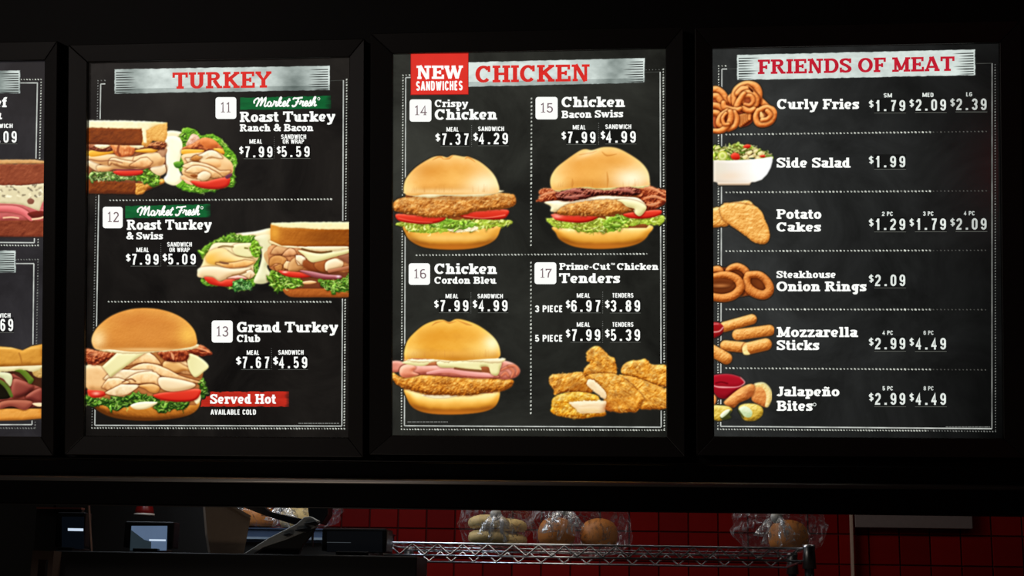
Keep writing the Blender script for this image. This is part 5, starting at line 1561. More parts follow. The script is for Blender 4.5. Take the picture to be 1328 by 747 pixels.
def plane_points(X, Y, z):
    """bl() for whole arrays"""
    d = np.stack([(X - PW / 2) / F, (PH / 2 - Y) / F, -np.ones_like(X)], 1) @ np.array(R_WC).T
    n, bx, bu = np.array(BN), np.array(BX), np.array(BU)
    o = np.array(ORG + BN * z) - np.array(EYE)
    t = (o @ n) / (d @ n)
    p = d * t[:, None] + np.array(EYE) - np.array(ORG)
    return np.stack([p @ bx, p @ bu, np.full(len(X), z)], 1)


def grid_mesh(name, co, faces, ink, parent):
    me = bpy.data.meshes.new(name)
    n, m = len(co), len(faces)
    me.vertices.add(n)
    me.vertices.foreach_set('co', co.astype(np.float32).ravel())
    me.loops.add(m * 4)
    me.loops.foreach_set('vertex_index', faces.astype(np.int32).ravel())
    me.polygons.add(m)
    me.polygons.foreach_set('loop_start', np.arange(0, m * 4, 4, dtype=np.int32))
    me.materials.append(M_INK)
    me.update(calc_edges=True)
    at_ = me.color_attributes.new('ink', 'FLOAT_COLOR', 'POINT')
    c = np.ones((n, 4), np.float32)
    c[:, :3] = lin(np.clip(ink, 0, 255))
    at_.data.foreach_set('color', c.ravel())
    o = bpy.data.objects.new(name, me)
    COL.objects.link(o)
    o.parent = parent
    if parent.name in OFFSET:
        o.location = -OFFSET[parent.name]
    return o


def chalk_banner(seed, flat=False, solid_left=False):
    def fn(X, Y, u, v, bc):
        n1 = fbm(X / 26, Y / 13, seed, 3)
        n2 = fbm(X / 7, Y / 4, seed + 3, 3)
        ends = np.exp(-((u - .84) / .09) ** 2) + (0 if solid_left else .8 * np.exp(-((u - .08) / .07) ** 2))
        w = np.clip(.9 + n1 * (.55 if not flat else .2) + n2 * .22 - ends * (.5 + n1 * 1.2) * (0 if flat else 1) - .28 * (v > .8) * (not flat), 0, 1)
        c0, c1 = np.array([92, 103, 99.]), np.array([224, 235, 229.])
        ink = c0 + (c1 - c0) * w[..., None]
        Lp = X.max() - X.min()
        pe = np.minimum(u if not solid_left else 1 - u * 0, 1 - u) * Lp   # distance from the end
        row = np.floor(v * 10)
        ln = 20 + 10 * _hash(row, row * 0, seed)
        hat = (pe > 2.6) & (pe < ln) & (np.abs((v * 10) % 1 - .5) < .22) & (row > 0) & (row < 9.5)
        fade = np.clip((ln - pe) / 14, 0, 1) * hat
        ink = ink * (1 - .75 * fade[..., None])
        e = np.minimum(np.minimum(v, 1 - v) * (Y.max() - Y.min()) / 1.2, np.minimum(u, 1 - u) * Lp / 1.2) + n2 * 1.6
        a = np.clip(e + .25, 0, 1)[..., None]
        return ink * a + bc * (1 - a)
    return fn


def brushed(col, dark, seed, right_fade=12):
    def fn(X, Y, u, v, bc):
        n = fbm(X / 16, Y / 3.2, seed, 3) * .55
        w = np.clip(.6 + n * 1.1, 0, 1)[..., None]
        ink = np.array(dark) + (np.array(col, float) - np.array(dark)) * w
        L = X.max() - X.min()
        e = np.minimum(v, 1 - v) * 14 + fbm(X / 5, Y / 2, seed + 4, 2) * 2 + .4
        a = np.clip(e, 0, 1) * np.clip((1 - u) * L / right_fade + n * 1.2 + .35, 0, 1)
        a = a[..., None]
        return ink * a + bc * (1 - a)
    return fn


# fascia that carries the boards: one black panel, and the moulded rail under them
x0, x1 = bl(-420, 330).x, bl(1700, 330).x
y0, y1 = bl(660, 600).y, bl(660, -260).y
fascia = MB().box((x0, y0 - .03, -.11), (x1, y1, -.028)).build('wall_front', M_WALLB)
fascia.matrix_world = Matrix.Translation(ORG) @ B_ROT.to_4x4()
fascia['kind'] = 'structure'

# --- first board: only its right end is in the photograph
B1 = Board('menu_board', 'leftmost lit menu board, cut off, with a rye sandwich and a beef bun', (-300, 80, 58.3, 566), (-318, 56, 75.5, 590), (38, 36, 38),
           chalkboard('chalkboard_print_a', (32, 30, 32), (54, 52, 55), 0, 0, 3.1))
B1.line('border_line', [(-200, 108, 48.7, 107.5), (48.5, 107, 44.5, 315), (-200, 313, 44.2, 314.7)], 1.5, M_LINE)
B1.dots('dotted_line', [(-60, 103.5, 53.3, 103), (53.3, 107, 49.3, 318), (-60, 317.5, 49.3, 318.5)], 3.6, 2.0, M_DOT)
B1.line('border_line', [(-200, 342, 43.9, 341.8), (43.9, 341.8, 41.5, 550.5), (-200, 551, 41.5, 550.7)], 1.5, M_LINE)
B1.dots('dotted_line', [(-60, 337, 49.3, 336.6), (49.3, 340, 45.4, 555), (-60, 555, 44.5, 555.4)], 3.6, 2.0, M_DOTD)
B1.print_quad('title_banner', [(-150, 92), (26.4, 91), (26.4, 121.4), (-150, 122)], chalk_banner(5))
B1.print_quad('title_banner', [(-150, 325), (20.8, 324.4), (20.8, 353.9), (-150, 354.5)], chalk_banner(9))
B1.text('dish_name', SLAB, 'Beef', -30, 9.3, 139, 13)
B1.text('dish_name', SLAB, 'a', -6.5, 1.8, 154.6, 12)
B1.text('price_heading', SANSB, 'SANDWICH', -22, 16.4, 166, 5.6)
B1.price('5.09', 0, 0, -13.5, 21.6, 170, 185, 186.5, sym=False)
B1.text('price_heading', SANSB, 'SANDWICH', -22, 13.6, 412, 5.8)
B1.price('5.69', 0, 0, -17, 17, 413.4, 429.4, 431.2, sym=False)
B1.picture(pic_reuben(), 'printed photograph of a rye bread sandwich with swiss cheese and beef')
B1.picture(pic_roast_beef(), 'printed photograph of a roast beef bun with green pepper')

# --- second board: turkey
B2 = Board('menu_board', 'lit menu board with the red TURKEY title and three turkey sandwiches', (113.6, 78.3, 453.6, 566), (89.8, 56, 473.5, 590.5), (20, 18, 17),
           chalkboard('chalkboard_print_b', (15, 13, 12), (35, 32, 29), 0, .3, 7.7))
B2.line('border_line', [(130.5, 109, 136.5, 108.7), (130.6, 109, 122.9, 551.6), (122.9, 551.6, 443.2, 552.6), (445.4, 104, 443.3, 552.7)], 1.5, M_LINE)
B2.line('border_line', [(428.5, 104.8, 445.4, 104)], .8, M_LINED)
B2.dots('dotted_line', [(127, 104.6, 136, 104.3), (127, 108, 119.2, 555)], 3.6, 1.9, M_DOTD)
B2.dots('dotted_line', [(119.3, 555, 446.5, 556), (449.6, 103.5, 446.5, 552)], 3.6, 2.1, M_DOT)
B2.print_quad('title_banner', [(148, 89.4), (427.8, 85.1), (427.8, 117), (148, 121.9)], chalk_banner(21))
B2.text('title_lettering', SLABT, 'TURKEY', 223.7, 352, 115.3, 21.2, M_RED, 113.6)
B2.badge('11', 279.5, 126, 306.5, 154.2, 285.6, 299.5, 133, 145.8)
B2.badge('12', 133.2, 268.1, 159.1, 296, 138.8, 154.6, 275.1, 288)
B2.badge('13', 274.5, 415.6, 301.8, 444.3, 280, 296.7, 423.5, 436.3)
G_ = brushed((14, 112, 54), (4, 70, 34), 5)
for qd, sx0, sx1, sb, sc_ in (([(311.5, 126.4), (429, 123.8), (429.6, 141), (311.5, 142.8)], 327, 411, 138.3, 11.4),
                              ([(162.5, 266.9), (272.8, 264.4), (273.2, 281.7), (162.5, 283.2)], 176, 259.5, 279.6, 11.4)):
    lb = B2.print_quad('green_label', qd, G_)
    strokes, sl, sr = script_strokes()
    mb = MB()
    k = (sx1 - sx0) / (sr - sl)
    for pts, w in strokes:
        P = [(float(a), float(b)) for a, b in spline(pts, 4, closed=False)] if len(pts) > 2 else pts
        ribbon(mb, [((a - sl), b * sc_ / k) for a, b in P], w * 1.45, lambda u, v: bl(sx0 + u * k, sb - .9 * u * k / (sx1 - sx0) - v * k, .0018))
    cr = [(sr - sl + .22 + .13 * math.cos(a * .5236), .82 * sc_ / k + .16 * math.sin(a * .5236)) for a in range(13)]
    ribbon(mb, cr, .06, lambda u, v: bl(sx0 + u * k, sb - .9 - v * k, .0018))
    mb.build('script_lettering', M_WHITE, lb)
B2.text('dish_name', SLAB, 'Roast Turkey', 311, 434.7, 158.2, 13.2, yb1=157.4)
B2.text('dish_name', SLAB, 'Ranch & Bacon', 311, 406.2, 170.4, 9.2, yb1=170)
B2.text('price_heading', SANSB, 'MEAL', 323.5, 340.2, 186.4, 5.9)
B2.text('price_heading', SANSB, 'SANDWICH', 364.5, 397, 180.2, 5.9)
B2.text('price_heading', SANSB, 'OR WRAP', 366.7, 394.3, 186.4, 5.9)
B2.price('7.99', 310.2, 315.8, 317, 353.3, 189.8, 204)
B2.price('5.59', 358.9, 364.3, 365, 401.5, 189.6, 203.6)
B2.text('dish_name', SLAB, 'Roast Turkey', 164.4, 274.5, 298, 13, yb1=297.6)
B2.text('dish_name', SLAB, '& Swiss', 164, 211.2, 310.4, 9.2)
B2.text('price_heading', SANSB, 'MEAL', 176.9, 193.2, 327, 6)
B2.text('price_heading', SANSB, 'SANDWICH', 216.8, 248.8, 319.8, 5.8)
B2.text('price_heading', SANSB, 'OR WRAP', 219.6, 246, 326.8, 5.8)
B2.price('7.99', 163.2, 169.5, 170.4, 205.6, 329.2, 343.3)
B2.price('5.09', 210.9, 216.9, 217.8, 253.8, 329, 343)
B2.text('dish_name', SLAB, 'Grand Turkey', 307.3, 438.3, 431, 13.6, yb1=431)
B2.text('dish_name', SLAB, 'Club', 307, 337.4, 443.6, 9.6)
B2.text('price_heading', SANSB, 'MEAL', 320, 336.2, 460.3, 6)
B2.text('price_heading', SANSB, 'SANDWICH', 360.8, 393.7, 460, 6)
B2.price('7.67', 306, 313, 313.8, 349.1, 462.6, 477.4)
B2.price('4.59', 354.1, 360.9, 361.8, 398.4, 462.6, 477.4)
lb = B2.print_quad('red_label', [(256, 507.6), (374.8, 507.6), (374.8, 527.7), (256, 527.7)], brushed((214, 52, 34), (150, 26, 18), 11, 8))
B2.text('label_lettering', SLAB, 'Served Hot', 272.5, 358, 523.6, 12.4, parent=lb)
B2.text('side_note', SANSB, 'AVAILABLE COLD', 273.2, 331.9, 537.8, 6.8)
B2.dots('dotted_divider', [(142.9, 259.8, 429.5, 258.4)], 4.25, 2.4, M_DOT)
B2.dots('dotted_divider', [(140.9, 391.3, 428.5, 391.5)], 4.25, 2.4, M_DOT)
for x, a, b in ((355.6, 178, 205), (208.6, 316, 345), (352, 452, 479)):
    B2.dots('price_separator', [(x, a, x, b)], 2.6, 1.0, M_DOTD)
B2.picture(pic_bacon_ranch(), 'printed photograph of a turkey bacon sandwich half beside a wrap')
B2.picture(pic_swiss_wrap(), 'printed photograph of a turkey swiss wrap beside a sandwich half')
B2.picture(pic_club(), 'printed photograph of a turkey club bun with bacon and lettuce')

# --- third board: chicken
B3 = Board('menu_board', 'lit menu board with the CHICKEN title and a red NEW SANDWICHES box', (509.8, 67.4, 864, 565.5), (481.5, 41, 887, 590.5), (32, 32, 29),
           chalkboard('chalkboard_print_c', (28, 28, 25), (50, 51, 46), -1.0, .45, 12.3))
B3.line('border_line', [(526.2, 100.6, 533, 100.4), (526.2, 100.6, 524.5, 552.2), (524.5, 552.2, 857.4, 554), (856.1, 93.2, 857.5, 554)], 1.5, M_LINE)
B3.line('border_line', [(837, 93.8, 856, 93.2)], .8, M_LINED)
B3.dots('dotted_line', [(522.6, 97.6, 531, 97.3), (522.6, 101, 520.6, 556.5), (520.8, 556.8, 861.5, 557.9), (860.2, 90, 861.6, 556)], 3.6, 2.1, M_DOT)
B3.dots('dotted_line', [(838, 90.6, 859, 90.1)], 4, 1.2, M_DOTD)
B3.print_quad('title_banner', [(604, 80.4), (836.4, 75.1), (836.4, 107.6), (604, 112.8)], chalk_banner(33, solid_left=True))
B3.text('title_lettering', SLABT, 'CHICKEN', 616.5, 764.7, 107.2, 21.9, M_RED, 105.2)
box = [(533.2, 69.9), (606.9, 69.5), (606.9, 121.9), (533.2, 122.5)]
e = B3.quad('red_box', [(532.4, 69.1), (607.7, 68.7), (607.7, 122.7), (532.4, 123.3)], M_REDEDGE, .0014)
bx_ = B3.quad('red_panel', box, M_REDBOX, .0017, e)
lettering('box_lettering', SLAB, 'NEW', 539.8, 600.4, 102.4, 17.2, M_WHITE, e, .0024, 102.2)
lettering('box_lettering', sans_glyphs(.2, .32), 'SANDWICHES', 539.6, 600, 117.8, 12.6, M_WHITE, e, .0024, 117.2)
B3.badge('14', 531.2, 128.9, 559.5, 157.8, 537.2, 553.9, 137.3, 149.4)
B3.badge('15', 694.5, 125.7, 723.2, 154.8, 700.4, 717.6, 133.9, 146)
B3.badge('16', 530, 341.4, 557.7, 369.4, 536.3, 552.8, 349.3, 361)
B3.badge('17', 693.2, 340.2, 721.5, 368.5, 700, 715.4, 348.5, 360.2)
B3.text('dish_name', SLAB, 'Crispy', 563.8, 607, 138.8, 9.4)
B3.text('dish_name', SLAB, 'Chicken', 563.8, 644.6, 155.4, 13.8, yb1=155)
B3.text('dish_name', SLAB, 'Chicken', 728.3, 810.5, 139, 13.4, yb1=138.7)
B3.text('dish_name', SLAB, 'Bacon Swiss', 728.3, 808.1, 153.2, 9.5, yb1=152)
B3.text('dish_name', SLAB, 'Chicken', 563.3, 644.5, 355.3, 13.6)
B3.text('dish_name', SLAB, 'Cordon Bleu', 563.3, 643.3, 367.9, 9)
B3.text('dish_name', SLAB, 'Prime-Cut', 725.3, 791.3, 349.8, 8.6)
B3.text('dish_name', SLAB, 'Chicken', 800, 853.8, 349.9, 8.6)
B3.text('trade_mark', SANSB, 'TM', 792, 797.4, 343.6, 2.6)
B3.text('dish_name', SLAB, 'Tenders', 725.3, 804, 367, 12.6)
for t1, a, b, y, c, d, y2, in (('SANDWICH', 579, 595, 170.7, 620, 653.7, 170), ('SANDWICH', 742.8, 759.7, 168, 785, 818.6, 167.2),
                               ('SANDWICH', 577.8, 594.5, 387, 619.2, 652.2, 387), ('TENDERS', 748, 765.5, 386.2, 793.8, 821.5, 386),
                               ('TENDERS', 748, 765.5, 423.9, 793.8, 821.5, 423.8)):
    B3.text('price_heading', SANSB, 'MEAL', a, b, y, 5.9)
    B3.text('price_heading', SANSB, t1, c, d, y2, 5.9)
B3.price('7.37', 564.6, 571, 572.4, 607.6, 173, 187.8, 189.4)
B3.price('4.29', 613.8, 620, 621, 658.7, 172.2, 187, 188.9)
B3.price('7.99', 728.2, 734.3, 735.4, 772.2, 170.7, 185.4, 187.2)
B3.price('4.99', 779, 785, 786, 824.5, 170, 185, 186.6)
B3.price('7.99', 563, 569, 570.1, 607.4, 389.2, 403.7, 405.5)
B3.price('4.99', 613, 619, 620.8, 658.2, 389.2, 403.7, 405.5)
B3.price('6.97', 733.8, 739.6, 740.8, 778.4, 389.2, 404.2, 405.7)
B3.price('3.89', 784.6, 790.8, 791.9, 830, 389.2, 404.2, 405.9)
B3.price('7.99', 733.8, 739.6, 740.8, 778.4, 427, 442, 443.7)
B3.price('5.39', 784.6, 790.8, 791.9, 830, 427, 442, 443.7)
B3.text('portion_size', SANSB, '3 PIECE', 693.8, 729.8, 405, 9)
B3.text('portion_size', SANSB, '5 PIECE', 693.8, 729.8, 443.2, 9)
B3.dots('dotted_divider', [(540.3, 331, 839, 329.2)], 4.25, 2.4, M_DOT)
B3.dots('dotted_divider', [(689.3, 128, 688.5, 318)], 4.9, 2.7, M_DOT)
B3.dots('dotted_divider', [(688.5, 341, 688.4, 536)], 4.9, 2.7, M_DOT)
for x, a, b in ((611.6, 163, 190), (776.4, 160, 187), (610.7, 380, 406), (781.6, 379, 406), (781.6, 417, 444)):
    B3.dots('price_separator', [(x, a, x, b)], 2.6, 1.2, M_DOTD)
B3.picture(pic_crispy(), 'printed photograph of a crispy chicken sandwich with tomato')
B3.picture(pic_bacon_swiss(), 'printed photograph of a chicken bacon swiss sandwich')
B3.picture(pic_cordon_bleu(), 'printed photograph of a chicken sandwich with ham and cheese')
B3.picture(pic_tenders(), 'printed photograph of a heap of chicken tenders')

# --- fourth board: side dishes
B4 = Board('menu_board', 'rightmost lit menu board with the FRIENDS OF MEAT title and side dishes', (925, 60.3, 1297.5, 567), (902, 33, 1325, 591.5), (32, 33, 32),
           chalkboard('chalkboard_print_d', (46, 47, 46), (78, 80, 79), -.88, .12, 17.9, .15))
B4.line('border_line', [(936.2, 89.6, 943, 89.5), (936.2, 89.6, 934.6, 552.9), (934.6, 552.9, 1286.5, 556)], 1.6, M_LINE)
B4.line('border_line', [(1286.6, 82, 1286.4, 556)], 1.5, glow('dimmed_chalk_line', (118, 120, 116), var=.4, scale=25))  # right border dimmed by colour to follow the weaker backlight there
B4.line('border_line', [(943, 89.4, 955, 89), (1266, 82.4, 1286.5, 82)], .8, M_LINED)
B4.dots('dotted_line', [(932, 85.6, 941, 85.4), (932, 89, 931, 556), (931, 556.7, 1200, 558.6)], 3.6, 2.1, M_DOT)
B4.dots('dotted_line', [(1290.5, 84, 1291, 558), (1200, 558.6, 1291, 559.6)], 3.6, 1.8, M_DOTD)
B4.print_quad('title_banner', [(955.5, 70.9), (1264.8, 63.9), (1265.2, 97.6), (955.5, 104.2)], chalk_banner(47, flat=True))
B4.text('title_lettering', SLABT, 'FRIENDS OF MEAT', 982.8, 1237.8, 96.2, 18.8, M_RED2, 91.9)
for tx, a, b, y, c in (('Curly Fries', 1007.7, 1114, 141.4, 13), ('Side Salad', 1007.2, 1102.8, 217.4, 12.9), ('Potato', 1007, 1065.2, 283.8, 12.4),
                       ('Cakes', 1007, 1064.6, 300.3, 12), ('Steakhouse', 1007, 1084, 360.5, 9.2), ('Onion Rings', 1007, 1123.6, 377.7, 12.6),
                       ('Mozzarella', 1007.3, 1112, 437.1, 13), ('Sticks', 1007.3, 1062.4, 454, 12.8), ('Jalapeño', 1007.3, 1088.6, 513.9, 12.4),
                       ('Bites', 1007.3, 1053.8, 532.8, 13)):
    B4.text('dish_name', SLAB, tx, a, b, y, c)
cr = [(1056.4 + 1.9 * math.cos(a * .5236), 524.6 + 1.9 * math.sin(a * .5236)) for a in range(13)]
mb = MB()
ribbon(mb, cr, .8, lambda u, v: bl(u, v, .0018))
mb.build('trade_mark', M_HALFDIMW, B4.e)
B4.dots('dotted_divider', [(942, 174.5, 1206, 171.3)], 4.6, 2.5, M_DOT)
B4.dots('dotted_divider', [(1210.6, 171.3, 1279, 170.4)], 4.6, 2.0, M_DOTF)
B4.dots('dotted_divider', [(942, 249.5, 1206, 247.9)], 4.6, 2.5, M_DOT)
B4.dots('dotted_divider', [(1210.6, 247.9, 1279, 247.5)], 4.6, 2.0, M_DOTF)
B4.dots('dotted_divider', [(942, 325.7, 1206, 324.8)], 4.6, 2.5, M_DOT)
B4.dots('dotted_divider', [(1210.6, 324.8, 1278, 324.6)], 4.6, 2.0, M_DOTF)
B4.dots('dotted_divider', [(942, 401.1, 1206, 401.5)], 4.6, 2.5, M_DOT)
B4.dots('dotted_divider', [(1210.6, 401.5, 1278, 401.6)], 4.6, 2.0, M_DOTF)
B4.dots('dotted_divider', [(942, 477.4, 1206, 479.2)], 4.6, 2.5, M_DOT)
B4.dots('dotted_divider', [(1210.6, 479.2, 1278, 479.7)], 4.6, 2.0, M_DOTF)
for tx, a, b, y, m in (('SM', 1146, 1156.8, 126.4, M_HALFDIMW), ('MED', 1196.3, 1210.6, 125.8, M_HALFDIMW), ('LG', 1253, 1260.8, 125, M_DIMW),
                       ('2 PC', 1143.8, 1157.9, 280, M_HALFDIMW), ('3 PC', 1197, 1210.6, 279.8, M_HALFDIMW), ('4 PC', 1250, 1264, 279.3, M_DIMW),
                       ('4 PC', 1144.4, 1158, 434.3, M_HALFDIMW), ('6 PC', 1197.7, 1210.7, 434.3, M_DIMW),
                       ('5 PC', 1144.4, 1158, 506.4, M_HALFDIMW), ('8 PC', 1197.7, 1210.7, 506.4, M_DIMW)):
    B4.text('price_heading', SANSB, tx, a, b, y, 5.5, m)
for tx, k, y0, y1 in (('1.79', 0, 129.8, 144), ('2.09', 1, 128.6, 143.4), ('2.39', 2, 127.7, 142.7), ('1.99', 0, 202.2, 217),
                      ('1.29', 0, 283.5, 298.2), ('1.79', 1, 283.3, 298), ('2.09', 2, 283, 297.8), ('2.09', 0, 356, 371),
                      ('2.99', 0, 438, 453), ('4.49', 1, 438.2, 453.2), ('2.99', 0, 509.6, 524.9), ('4.49', 1, 509.8, 525)):
    B4.price(tx, (1126.8, 1179.5, 1232.4)[k], (1133, 1185.3, 1238.5)[k], (1134.8, 1187.6, 1240.2)[k], (1174, 1226.8, 1279.4)[k], y0, y1,
             y1 + 2.4, (M_HALFDIMW, M_HALFDIMW, M_DIMW)[k])
for fn_, lab in ((pic_curly_fries, 'curly fries'), (pic_salad, 'a side salad in a white bowl'), (pic_potato_cakes, 'potato cakes'),
                 (pic_onion_rings, 'onion rings'), (pic_mozzarella, 'mozzarella sticks with red sauce'), (pic_jalapeno, 'jalapeño bites with red sauce')):
    B4.picture(fn_(), 'printed photograph of ' + lab)

# one faint line of tiny print at the foot of each board
for B, xa, xb, y in ((B2, 387, 439.7, 549), (B3, 528.5, 580.8, 547.2), (B4, 1226.6, 1284, 553.8)):
    rnd = random.Random(int(xa))
    segs, x = [], xa
    while x < xb:
        w = rnd.uniform(1.5, 6)
        segs.append((x, y, min(x + w, xb), y))
        x += w + .8
    B.line('small_print', segs, 1.2, M_LEGAL, .0012)

# the moulded black rail that runs under all the boards
def rail_profile(mb, prof, xa, xb):
    n = len(prof)
    mb.add([(xa, y, z) for y, z in prof] + [(xb, y, z) for y, z in prof],
           [(i, (i + 1) % n, n + (i + 1) % n, n + i) for i in range(n)] + [tuple(range(n - 1, -1, -1)), tuple(range(n, 2 * n))])
    return mb

yt, ym, yb_ = bl(664, 598.5).y, bl(664, 624.5).y, bl(664, 659.5).y
M_RAIL = surf('black_gloss_rail', (16, 14, 14), .28, 0, .02, 60, .1, .5)
rl = thing('menu_rail', 'long black moulded rail running beneath all the lit menu boards', 'rail', ORG + B_ROT @ Vector((0, yb_, 0)), None, B_ROT)
OFFSET[rl.name] = Vector((0, yb_, 0))
xa, xb = bl(-380, 620).x, bl(1680, 620).x
prof = [(yt, -.03), (yt, .018), (yt - .004, .022), (ym + .012, .022), (ym + .006, .026), (yb_ + .004, .026), (yb_, .022), (yb_, -.03)]
rail_profile(MB(), prof, xa, xb).build('rail_body', M_RAIL, rl)
bead = [(ym + .0056 * math.cos(a), .0275 + .0056 * math.sin(a)) for a in np.linspace(0, 2 * math.pi, 17)[:-1]]
rail_profile(MB(), bead, xa, xb).build('bead_moulding', surf('rail_bead', (230, 222, 214), .42, .9, 0, 60, .05, .6), rl, smooth=True)
lip = [(yt + .0012 * math.cos(a), .0185 + .0012 * math.sin(a)) for a in np.linspace(0, 2 * math.pi, 9)[:-1]]
rail_profile(MB(), lip, xa, xb).build('top_lip', surf('rail_lip', (46, 42, 40), .4), rl, smooth=True)
lip = [(yb_ + .0016 * math.cos(a), .0255 + .0016 * math.sin(a)) for a in np.linspace(0, 2 * math.pi, 9)[:-1]]
rail_profile(MB(), lip, xa, xb).build('bottom_lip', surf('rail_lip_low', (50, 46, 44), .4), rl, smooth=True)

# ---------------------------------------------------------------- the kitchen seen under the rail
YW = 5.3                                                 # tiled back wall
FL, CE = 0.0, 3.0
XL, XR = -4.2, 3.2
wall = MB().box((XL, YW, FL), (XR, YW + .12, CE)).build('wall_back', surf('dark_grout', (26, 8, 7), .9, 0, .1, 80))
wall['kind'] = 'structure'
for nm, a, b, col in (('floor', (XL, -3.5, -.1), (XR, YW, 0), (52, 40, 34)), ('ceiling', (XL, -3.5, CE), (XR, YW + .12, CE + .1), (30, 29, 28)),
                      ('wall_left', (XL - .1, -3.5, 0), (XL, YW + .12, CE), (30, 22, 20)), ('wall_right', (XR, -3.5, 0), (XR + .1, YW + .12, CE), (30, 22, 20))):
    o = MB().box(a, b).build(nm, surf(nm + '_paint', col, .8, 0, .05, 20))
    o['kind'] = 'structure'

# red wall tiles: pillowed, each laid on the wall with a recessed joint
T = .1045
gz = at(900, 690.5, YW).z                                # one joint line measured in the photograph
gx = at(590, 700, YW).x
mats = [surf('red_tile_%s' % n, c, .55, 0, .04, 30, .12, .08) for n, c in (('a', (122, 9, 7)), ('b', (112, 7, 6)), ('c', (130, 12, 9)))]
tiles = []
g2, d = .0022, .006
for m in mats:
    w = T - g2
    v = [(0, 0, 0), (w, 0, 0), (w, 0, w), (0, 0, w), (.003, -d, .003), (w - .003, -d, .003), (w - .003, -d, w - .003), (.003, -d, w - .003)]
    f = [(0, 1, 5, 4), (1, 2, 6, 5), (2, 3, 7, 6), (3, 0, 4, 7), (4, 5, 6, 7)]
    me = bpy.data.meshes.new('tile')
    me.from_pydata(v, [], f)
    me.materials.append(m)
    tiles.append(me)
rnd = random.Random(11)
xlo, xhi = at(0, 700, YW).x, at(1345, 700, YW).x
zlo, zhi = at(664, 760, YW).z, at(664, 600, YW).z
i0, i1 = int(math.floor((xlo - gx) / T)), int(math.ceil((xhi - gx) / T))
j0, j1 = int(math.floor((zlo - gz) / T)), int(math.ceil((zhi - gz) / T))
far = []
for j in range(j0 - 8, j1 + 3):
    for i in range(i0 - 3, i1 + 4):
        if j0 <= j < j1 and i0 <= i < i1:
            o = bpy.data.objects.new('tile', rnd.choice(tiles))
            COL.objects.link(o)
            o.parent = wall
            o.location = (gx + i * T + g2 / 2, YW - rnd.uniform(0, .0006), gz + j * T + g2 / 2)
        else:
            far.append((gx + i * T, gz + j * T))
mb = MB()
for x, z in far:
    mb.add([(x + .001, YW, z + .001), (x + T - .001, YW, z + .001), (x + T - .001, YW, z + T - .001), (x + .001, YW, z + T - .001),
            (x + .004, YW - .006, z + .004), (x + T - .004, YW - .006, z + .004), (x + T - .004, YW - .006, z + T - .004), (x + .004, YW - .006, z + T - .004)],
           [(0, 1, 5, 4), (1, 2, 6, 5), (2, 3, 7, 6), (3, 0, 4, 7), (4, 5, 6, 7)])
mb.build('outlying_tiles', mats[0], wall, kind='stuff')

# pale panel and upright on the tiled wall
M_PALE = surf('grey_painted_metal', (120, 104, 100), .5)
YP = YW - .012
a, b, c, d_ = at(1108.5, 665.5, YP - .03), at(1261, 670, YP - .03), at(1261, 684, YP - .03), at(1108.5, 680, YP - .03)
wr = thing('wall_rack', 'thin pale upright with a grey panel along its top on the red tiles', 'rack', at(1107, 747, YP))
o0 = wr.location
p = [Vector((a.x, YP - .03, a.z)), Vector((b.x, YP - .03, a.z)), Vector((b.x, YP - .03, c.z)), Vector((a.x, YP - .03, c.z))]
MB().box((a.x - o0.x, -.03, c.z - .005 - o0.z), (b.x - o0.x, -.005, a.z + .02 - o0.z)).build('top_panel', M_PALE, wr, bevel=.002)
u0, u1 = at(1104.8, 747, YP - .03), at(1108.2, 747, YP - .03)
MB().box((u0.x - o0.x, -.035, -.9), (u1.x - o0.x, -.005, a.z + .02 - o0.z)).build('upright', surf('pale_upright', (190, 160, 140), .45), wr, bevel=.0015)

# ---------------------------------------------------------------- chrome wire shelf
M_CHROME = surf('chrome_wire', (225, 228, 232), .3, 1.0, 0, 40, .03)
YF, YR = 3.95, 4.46
pl, pr = at(497, 704.5, YF), at(1041, 713.5, YF)
zt = (at(770, 707.5, YF).z)
zb = (at(770, 723.5, YF).z)
xl, xr = pl.x, pr.x
sh = thing('wire_shelf', 'chrome wire shelf with zigzag edge holding the bagged buns', 'shelf', ((xl + xr) / 2, (YF + YR) / 2, 0))
C0 = sh.location.copy()
def lc(x, y, z):
    return Vector((x, y, z)) - C0
wr_ = .0032
for y, nm in ((YF, 'front_rail'), (YR, 'rear_rail')):
    MB().tube([lc(xl, y, zt), lc(xr, y, zt)], wr_, 8).build(nm, M_CHROME, sh, True)
    MB().tube([lc(xl, y, zb), lc(xr, y, zb)], wr_, 8).build(nm, M_CHROME, sh, True)
    pts = []
    n = 16
    for k in range(2 * n + 1):
        x = xl + .012 + (xr - xl - .024) * k / (2 * n)
        pts.append(lc(x, y - .0005, (zt - .002) if k % 2 == 0 else (zb + .002)))
    MB().tube(pts, .003, 6).build('zigzag_wire', M_CHROME, sh, True)
for x in (xl, xr):
    MB().tube([lc(x, YF, zt), lc(x, YR, zt)], wr_, 8).build('side_rail', M_CHROME, sh, True)
    MB().tube([lc(x, YF, zb), lc(x, YR, zb)], wr_, 8).build('side_rail', M_CHROME, sh, True)
for k in (1, 2):
    y = YF + (YR - YF) * k / 3
    MB().tube([lc(xl, y, zt - .0045), lc(xr, y, zt - .0045)], .002, 6).build('support_wire', M_CHROME, sh, True)
me = None
nw = int((xr - xl) / .026)
for k in range(1, nw):
    x = xl + (xr - xl) * k / nw
    if me is None:
        o = MB().tube([(0, YF - C0.y, 0), (0, YR - C0.y, 0)], .0016, 6).build('deck_wire', M_CHROME, sh, True)
        me = o.data
    else:
        o = bpy.data.objects.new('deck_wire', me)
        COL.objects.link(o)
        o.parent = sh
    o.location = (x - C0.x, 0, zt + .002)
M_COLLAR = surf('black_collar', (22, 22, 24), .35)
M_DARKST = surf('dark_steel_post', (60, 60, 62), .3, .8)
